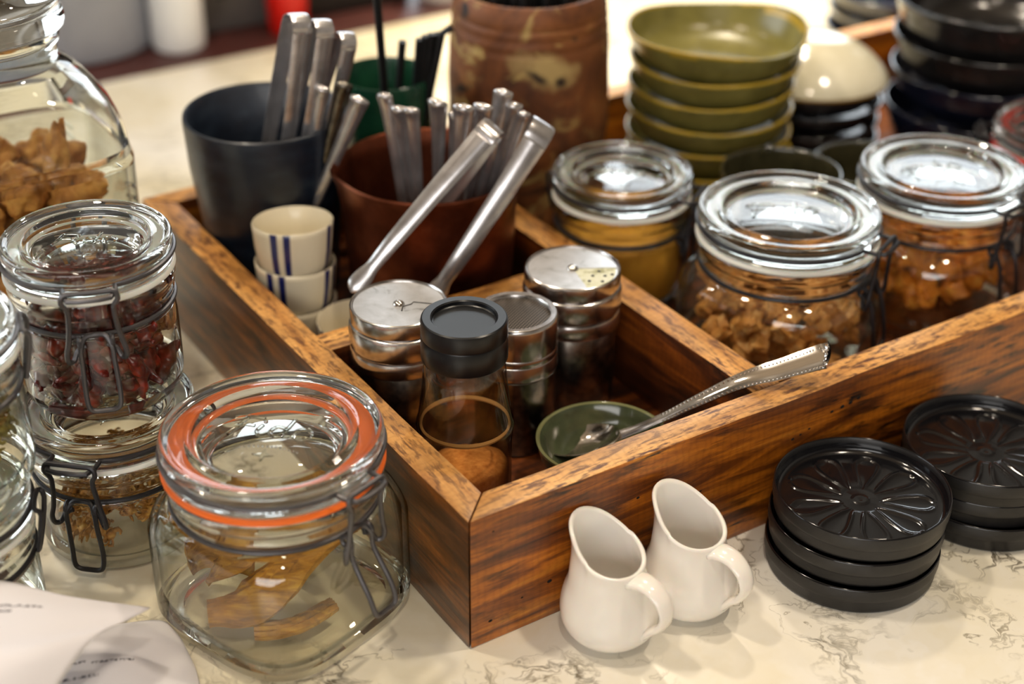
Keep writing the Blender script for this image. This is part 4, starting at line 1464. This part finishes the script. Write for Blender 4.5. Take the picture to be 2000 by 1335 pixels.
def blotch(centre, size, tilt, warp, lo, hi):
    mp_ = node(nt, 'ShaderNodeMapping', vector_type='TEXTURE')
    mp_.inputs['Location'].default_value = centre
    mp_.inputs['Rotation'].default_value = (0, tilt, 0)
    mp_.inputs['Scale'].default_value = size
    nt.links.new(v, mp_.inputs[0])
    ln_ = node(nt, 'ShaderNodeVectorMath', operation='LENGTH')
    nt.links.new(mp_.outputs[0], ln_.inputs[0])
    ad = node(nt, 'ShaderNodeMath', operation='MULTIPLY_ADD')
    ad.inputs[1].default_value = warp
    nt.links.new(noise(nt, v, 70, 4, .6), ad.inputs[0])
    nt.links.new(ln_.outputs['Value'], ad.inputs[2])
    return ramp(nt, ad.outputs[0], [(lo, (1, 1, 1, 1)), (hi, (0, 0, 0, 1))])


# the pale glaze scar with its dark gash, on the side of the jar that shows
col = mix(nt, blotch((.010, -.049, .124), (.040, .030, .020), .25, .7, .62, 1.), col, (176, 150, 96))
col = mix(nt, blotch((.004, -.050, .121), (.024, .03, .0085), .62, .8, .6, .9), col, (44, 28, 14))
col = mix(nt, blotch((.019, -.047, .117), (.008, .03, .008), 0., .6, .5, .9), col, (36, 22, 12))
nt.links.new(col, b.inputs['Base Color'])
b.inputs['Roughness'].default_value = .6
bump(nt, b, f, .6, .002)
bm = bmesh.new()
groove = lambda z: -.0008 * max(0, math.sin(z * 900)) if .128 < z < .150 else 0
pr = [(0, .003), (.038, .002), (.041, 0), (.0430, .003)] + [(.0438 + .0072 * min(1, max(0, (z - .03) / .045)) - .0022 * max(0, (z - .08) / .06) ** 2 + groove(z), z) for z in [.008 + .002 * i for i in range(72)]] + [(.0472, .1540), (.0462, .1585), (.0445, .1612), (.0422, .1614), (.0405, .159), (.0398, .15), (.042, .10), (.042, .04), (.038, .008), (0, .008)]
lathe(bm, pr, 96, lambda x, y, z, q: Vector((x, y, z)) * 1 if z < .01 else Vector((x * (1 + .018 * mnoise.noise(Vector((x * 40, y * 40, z * 40)))), y * (1 + .018 * mnoise.noise(Vector((x * 40, y * 40, z * 40)))), z)))
o = obj('terracotta_jar', bm, m)
o.location = TJ
tag(o, 'tall mottled terracotta jar behind the small glass jar', 'jar')
for i in range(22):
    a, rr = i * 2.4, .034 * math.sqrt((i + .5) / 22)
    straw((TJ.x + rr * .8 * math.cos(a), TJ.y + rr * .8 * math.sin(a), FL + .0085), (TJ.x + rr * math.cos(a), TJ.y + rr * math.sin(a), .184 + .014 * rng.random()), 'black straw packed in the mouth of the terracotta jar', 'black straws in the terracotta jar', .0031)

# ------------------------------------------------------------------ bowls and plates
def bowl_mesh(R, hh, foot, wav, seed, th=.0024, name='bowl'):
    bm = bmesh.new()
    prof = [(0, .0022), (foot * .8, .002), (foot * .86, 0), (foot, 0), (foot * 1.04, .0022), (foot + (R - foot) * .45, hh * .12), (foot + (R - foot) * .72, hh * .34), (R * .94, hh * .62), (R * .985, hh * .86), (R, hh * .97), (R * .99, hh), (R - th * .7, hh * 1.0), (R - th, hh * .95), (R * .945 - th, hh * .66), (foot + (R - foot) * .76 - th, hh * .40), (foot + (R - foot) * .45 - th, hh * .22), (foot * .5, hh * .14), (0, hh * .13)]
    prof = [(p.x, p.y) for p in catmull([(a, c, 0) for a, c in prof], 2)]
    prof[0] = (0, prof[0][1])
    prof[-1] = (0, prof[-1][1])

    def fn(x, y, z, q):
        k = (z / hh) ** 2
        return Vector((x * (1 + wav * .6 * k * math.sin(2 * q + seed)), y * (1 + wav * .6 * k * math.sin(2 * q + seed)), z + wav * R * k * (.6 * math.sin(2 * q + seed * 1.7) + .5 * math.sin(3 * q + seed))))
    lathe(bm, [(max(0, a), c) for a, c in prof], 80, fn)
    bmesh.ops.recalc_face_normals(bm, faces=bm.faces)
    for f in bm.faces:
        c = f.calc_center_median()
        f.material_index = 1 if abs(c.z - hh) < hh * .07 and c.xy.length > R * .9 else 0
    me = bpy.data.meshes.new(name)
    for f in bm.faces:
        f.smooth = True
    bm.to_mesh(me)
    bm.free()
    me.set_sharp_from_angle(angle=math.radians(70))
    return me


M['olive_rim'] = pmat('mustard_rim_highlight', (170, 142, 46), .25)  # mustard rim, with the highlight line along it painted brighter


def put(name, me, m, loc, rz, label, cat, group=None, rot=None):
    if not me.materials:
        me.materials.append(m)
        me.materials.append(M['olive_rim'] if m == M['olive'] else m)
    o = bpy.data.objects.new(name, me)
    o.location = loc
    o.rotation_euler = rot if rot else (0, 0, rz)
    COL.objects.link(o)
    return tag(o, label, cat, group)


BO = (.3655, .2885)
ordn = ('top', 'second', 'third', 'fourth', 'fifth', 'sixth', 'lowest')
zr = [.1400, .1218, .1055, .0890, .0715, .0560, .0420]
for k in range(7):
    R = (.0588, .0566, .0560, .0562, .0562, .0566, .056)[k]
    hh = .0270 if k == 0 else .0250 if k < 6 else .0220
    du, dv = ((0, 0), (.0008, .0004), (-.0008, .0004), (-.0012, .0006), (0, .001), (.0012, 0), (0, 0))[k]
    tl = ((.0, .02), (.008, -.004), (-.01, -.0), (.0, .0), (.02, .0), (.015, .01), (0, 0))[k]
    put('olive_bowl', bowl_mesh(R, hh, .030, (.055, .022, .014, .016, .02, .02, 0)[k], k * 1.3 + .4), M['olive'], L(BO[0] + du, BO[1] + dv, zr[k] - hh), 0, ordn[k] + (' wavy rimmed' if k == 0 else '') + ' olive green bowl of the tall stack beside the terracotta jar', 'bowl', 'stack of olive bowls', rot=(tl[0], tl[1], k * .9))
put('round_bowl', bowl_mesh(.0372, .0650, .022, .006, 2.), M['dark_olive'], L(.3370, .1850, FL), 0, 'dark olive bowl just behind the big nut jar', 'bowl')
put('round_bowl', bowl_mesh(.0362, .0500, .022, .006, 4.), M['dark_olive'], L(.4165, .1890, FL), 0, 'dark olive bowl half hidden behind the fruit jar', 'bowl')
# dark plates under an upturned cream plate
DP = (.4745, .3090)
pm_ = bowl_mesh(.0515, .0180, .030, .004, 1.)
for k in range(4):
    put('dark_plate', pm_, M['charcoal'], L(DP[0] + .0006 * (-1) ** k, DP[1], FL + .0135 * k), .5 * k, ('bottom', 'second', 'third', 'top')[k] + ' dark plate of the stack under the upturned cream bowl', 'plate', 'dark plates under the cream bowl')
bm = bmesh.new()
lathe(bm, [(0, .0285), (.016, .0280), (.0215, .0270), (.030, .0232), (.041, .0160), (.0490, .0085), (.0532, .0030), (.0540, .0012)], 80)
lathe(bm, [(.0540, .0012), (.0547, .0), (.0537, -.0008), (.0527, .0004)], 80, mat=1)
lathe(bm, [(.0527, .0004), (.0470, .0068), (.038, .0142), (.028, .0205), (.015, .0245), (0, .0250)], 80)
bmesh.ops.remove_doubles(bm, verts=bm.verts, dist=1e-6)
o = obj('cream_bowl', bm, [M['cream'], M['amber_rim']])
o.location = L(DP[0], DP[1], FL + .0135 * 3 + .0192)
tag(o, 'upturned glossy cream bowl with an amber rim on dark plates', 'bowl')
NB = (.5720, .2370)
for k in range(4):
    R = (.0690, .0668, .0664, .0650)[k]
    hh = (.040, .034, .034, .044)[k]
    put('dark_bowl', bowl_mesh(R, hh, .034, .006, k * 2.), M['charcoal' if k < 2 else 'navy'], L(NB[0] + (0, -.0006, .0008, -.003)[k], NB[1], (.1000, .0800, .0560, FL)[k]), .6 * k, ('top black bowl', 'second black bowl', 'third, navy blue, bowl', 'lowest navy blue bowl')[k] + ' of the big dark stack beside the cream bowl', 'bowl', 'stack of big dark bowls')
BB = (.686, .436)
for k in range(4):
    put('blue_bowl', bowl_mesh(.0560, .024, .030, .012, 5. + k), M['navy'], L(BB[0] + .001 * (-1) ** k, BB[1], .0165 * k), k, ('lowest', 'second', 'third', 'top')[k] + ' navy bowl of the stack behind the crate at the top edge', 'bowl', 'stack of navy bowls behind the crate')

# ------------------------------------------------------------------ things on the ledge behind
def ledge_lathe(name, prof, m, loc, label, cat, seg=48):
    bm = bmesh.new()
    lathe(bm, prof, seg)
    o = obj(name, bm, m)
    o.location = loc
    return tag(o, label, cat)


gs = noise_mat('grey_enamel', [(.3, (128, 132, 142)), (.7, (150, 154, 164))], 12, .35, .03)
ledge_lathe('storage_canister', [(0, .001), (.070, 0), (.075, .003), (.076, .01), (.076, .28), (.078, .284), (.078, .30), (.07, .305), (0, .306)], gs, L(.118, .872, 0), 'large smooth grey canister on the ledge behind the cookie jar', 'canister')
ledge_lathe('white_bottle', [(0, .001), (.020, 0), (.0225, .002), (.0235, .008), (.0235, .15), (.021, .17), (.012, .185), (.012, .21), (0, .21)], pmat('white_plastic', (228, 232, 236), .35), L(.192, .806, 0), 'white plastic bottle standing beside the grey canister', 'bottle')
t = thing('coffee_machine', 'dark grey machine with a black knob on the back ledge', 'machine', L(.262, .875, 0), YAW)
bm = bmesh.new()
box(bm, -.040, .046, -.055, .045, 0, .30)
bevel(bm, .006)
obj('housing', bm, noise_mat('grey_housing', [(.3, (72, 70, 70)), (.7, (92, 90, 90))], 12, .45, .02), t)
bm = bmesh.new()
bmesh.ops.create_cone(bm, cap_ends=True, segments=32, radius1=.019, radius2=.016, depth=.02, matrix=Matrix.Translation((-.028, -.065, .055)) @ Matrix.Rotation(PI / 2, 4, 'X'))
obj('knob', bm, M['straw_black'], t)
ledge_lathe('red_cup', [(0, .001), (.016, 0), (.0175, .002), (.0225, .11), (.0222, .112), (.0212, .111), (.0165, .006), (0, .005)], pmat('red_plastic', (206, 28, 20), .35), L(.2925, .794, 0), 'bright red plastic cup on the ledge behind the tongs', 'cup')
bm = bmesh.new()
box(bm, -.075, .034, -.04, .05, 0, .22)
bevel(bm, .005)
o = obj('black_box', bm, pmat('black_box_skin', (30, 27, 26), .5))
o.location = L(.395, .850, 0)
o.rotation_euler = (0, 0, YAW)
tag(o, 'black box on the ledge next to the red cup', 'box')
ledge_lathe('white_cup', [(0, .001), (.022, 0), (.024, .002), (.030, .09), (.0295, .092), (.028, .09), (.022, .006), (0, .005)], pmat('white_cup_glaze', (226, 222, 218), .3), L(.462, .805, 0), 'pale cup on the ledge at the terracotta jar', 'cup')

# ------------------------------------------------------------------ curled paper receipts
def sheet(name, grid, rows, label, th=.00025):
    """grid of control points (rows of 3-D points) smoothed into a curled sheet of paper"""
    a = [catmull(r, 6) for r in grid]
    cols = len(a[0])
    b = [catmull([row[i] for row in a], 6) for i in range(cols)]
    nr = len(b[0])
    bm = bmesh.new()
    uvl = bm.loops.layers.uv.new('UVMap')
    vs = [[bm.verts.new(b[i][j]) for i in range(cols)] for j in range(nr)]
    uv = {vs[j][i]: (i / (cols - 1), j / (nr - 1)) for j in range(nr) for i in range(cols)}
    for j in range(nr - 1):
        for i in range(cols - 1):
            f = bm.faces.new((vs[j][i], vs[j][i + 1], vs[j + 1][i + 1], vs[j + 1][i]))
            for l in f.loops:
                l[uvl].uv = uv[l.vert]
    o = obj(name, bm, print_mat('printed_paper', rows), sharp=0)
    md = o.modifiers.new('thickness', 'SOLIDIFY')
    md.thickness = th
    md.offset = -1
    return tag(o, label, 'paper')


V = Vector
sheet('paper_receipt', [[V((-.262, -.040, .060)), V((-.205, -.024, .058)), V((-.170, -.022, .048)), V((-.1365, -.0185, .039))],
                        [V((-.255, -.062, .066)), V((-.206, -.050, .064)), V((-.170, -.040, .056)), V((-.1385, -.0262, .0425))],
                        [V((-.250, -.090, .072)), V((-.206, -.078, .071)), V((-.172, -.063, .062)), V((-.1425, -.0345, .0455))],
                        [V((-.246, -.125, .076)), V((-.207, -.112, .078)), V((-.178, -.098, .072)), V((-.152, -.062, .055))],
                        [V((-.243, -.162, .052)), V((-.208, -.152, .052)), V((-.184, -.142, .050)), V((-.168, -.122, .045))],
                        [V((-.242, -.180, .001)), V((-.210, -.172, .001)), V((-.188, -.164, .001)), V((-.176, -.150, .001))]],
      [(.18, .32, .62), (.22, .30, .52), (.325, .20, .36), (.34, .40, .52)], 'upper curled white receipt with faint grey print at the picture corner')
sheet('paper_receipt', [[V((-.200, .004, .001)), V((-.165, .010, .004)), V((-.142, .0115, .006)), V((-.1330, .0055, .0035)), V((-.1270, -.004, .001))],
                        [V((-.196, -.022, .012)), V((-.168, -.016, .017)), V((-.145, -.010, .014)), V((-.1290, -.008, .006)), V((-.1215, -.0145, .001))],
                        [V((-.194, -.052, .018)), V((-.168, -.046, .022)), V((-.146, -.036, .018)), V((-.1270, -.026, .007)), V((-.1160, -.030, .001))],
                        [V((-.192, -.090, .012)), V((-.166, -.085, .016)), V((-.142, -.074, .012)), V((-.122, -.060, .005)), V((-.1080, -.054, .0008))]],
      [(.55, .18, .30), (.57, .33, .52), (.66, .12, .38)], 'lower crumpled white receipt lying on the marble by the orange sealed jar')

# ------------------------------------------------------------------ camera and picture
cam = bpy.data.cameras.new('camera')
cam.sensor_width = 36
cam.lens = 3048.44 / 2000 * 36
cam.clip_start = .02
cam.dof.use_dof = True
cam.dof.focus_distance = .735
cam.dof.aperture_fstop = 4.2
co = link(bpy.data.objects.new('camera', cam))
pt, rl = .534764, .0084079
fw = Vector((0, math.cos(pt), -math.sin(pt)))
rt = Vector((1, 0, 0))
up = rt.cross(fw)
r2 = rt * math.cos(rl) + up * math.sin(rl)
u2 = -rt * math.sin(rl) + up * math.cos(rl)
mw = Matrix((r2, u2, -fw)).transposed().to_4x4()
mw.translation = Vector((.0179304, -.5373069, .4804461))
co.matrix_world = mw
SC.camera = co
SC.view_settings.view_transform = 'Standard'
SC.view_settings.look = 'None'
SC.view_settings.gamma = 1
SC.view_settings.use_curve_mapping = False
SC.view_settings.exposure = 0.6
cy = SC.cycles
cy.max_bounces = 18
cy.transmission_bounces = 16
cy.transparent_max_bounces = 12
cy.glossy_bounces = 6
cy.diffuse_bounces = 3
cy.sample_clamp_indirect = 6
cy.blur_glossy = .5
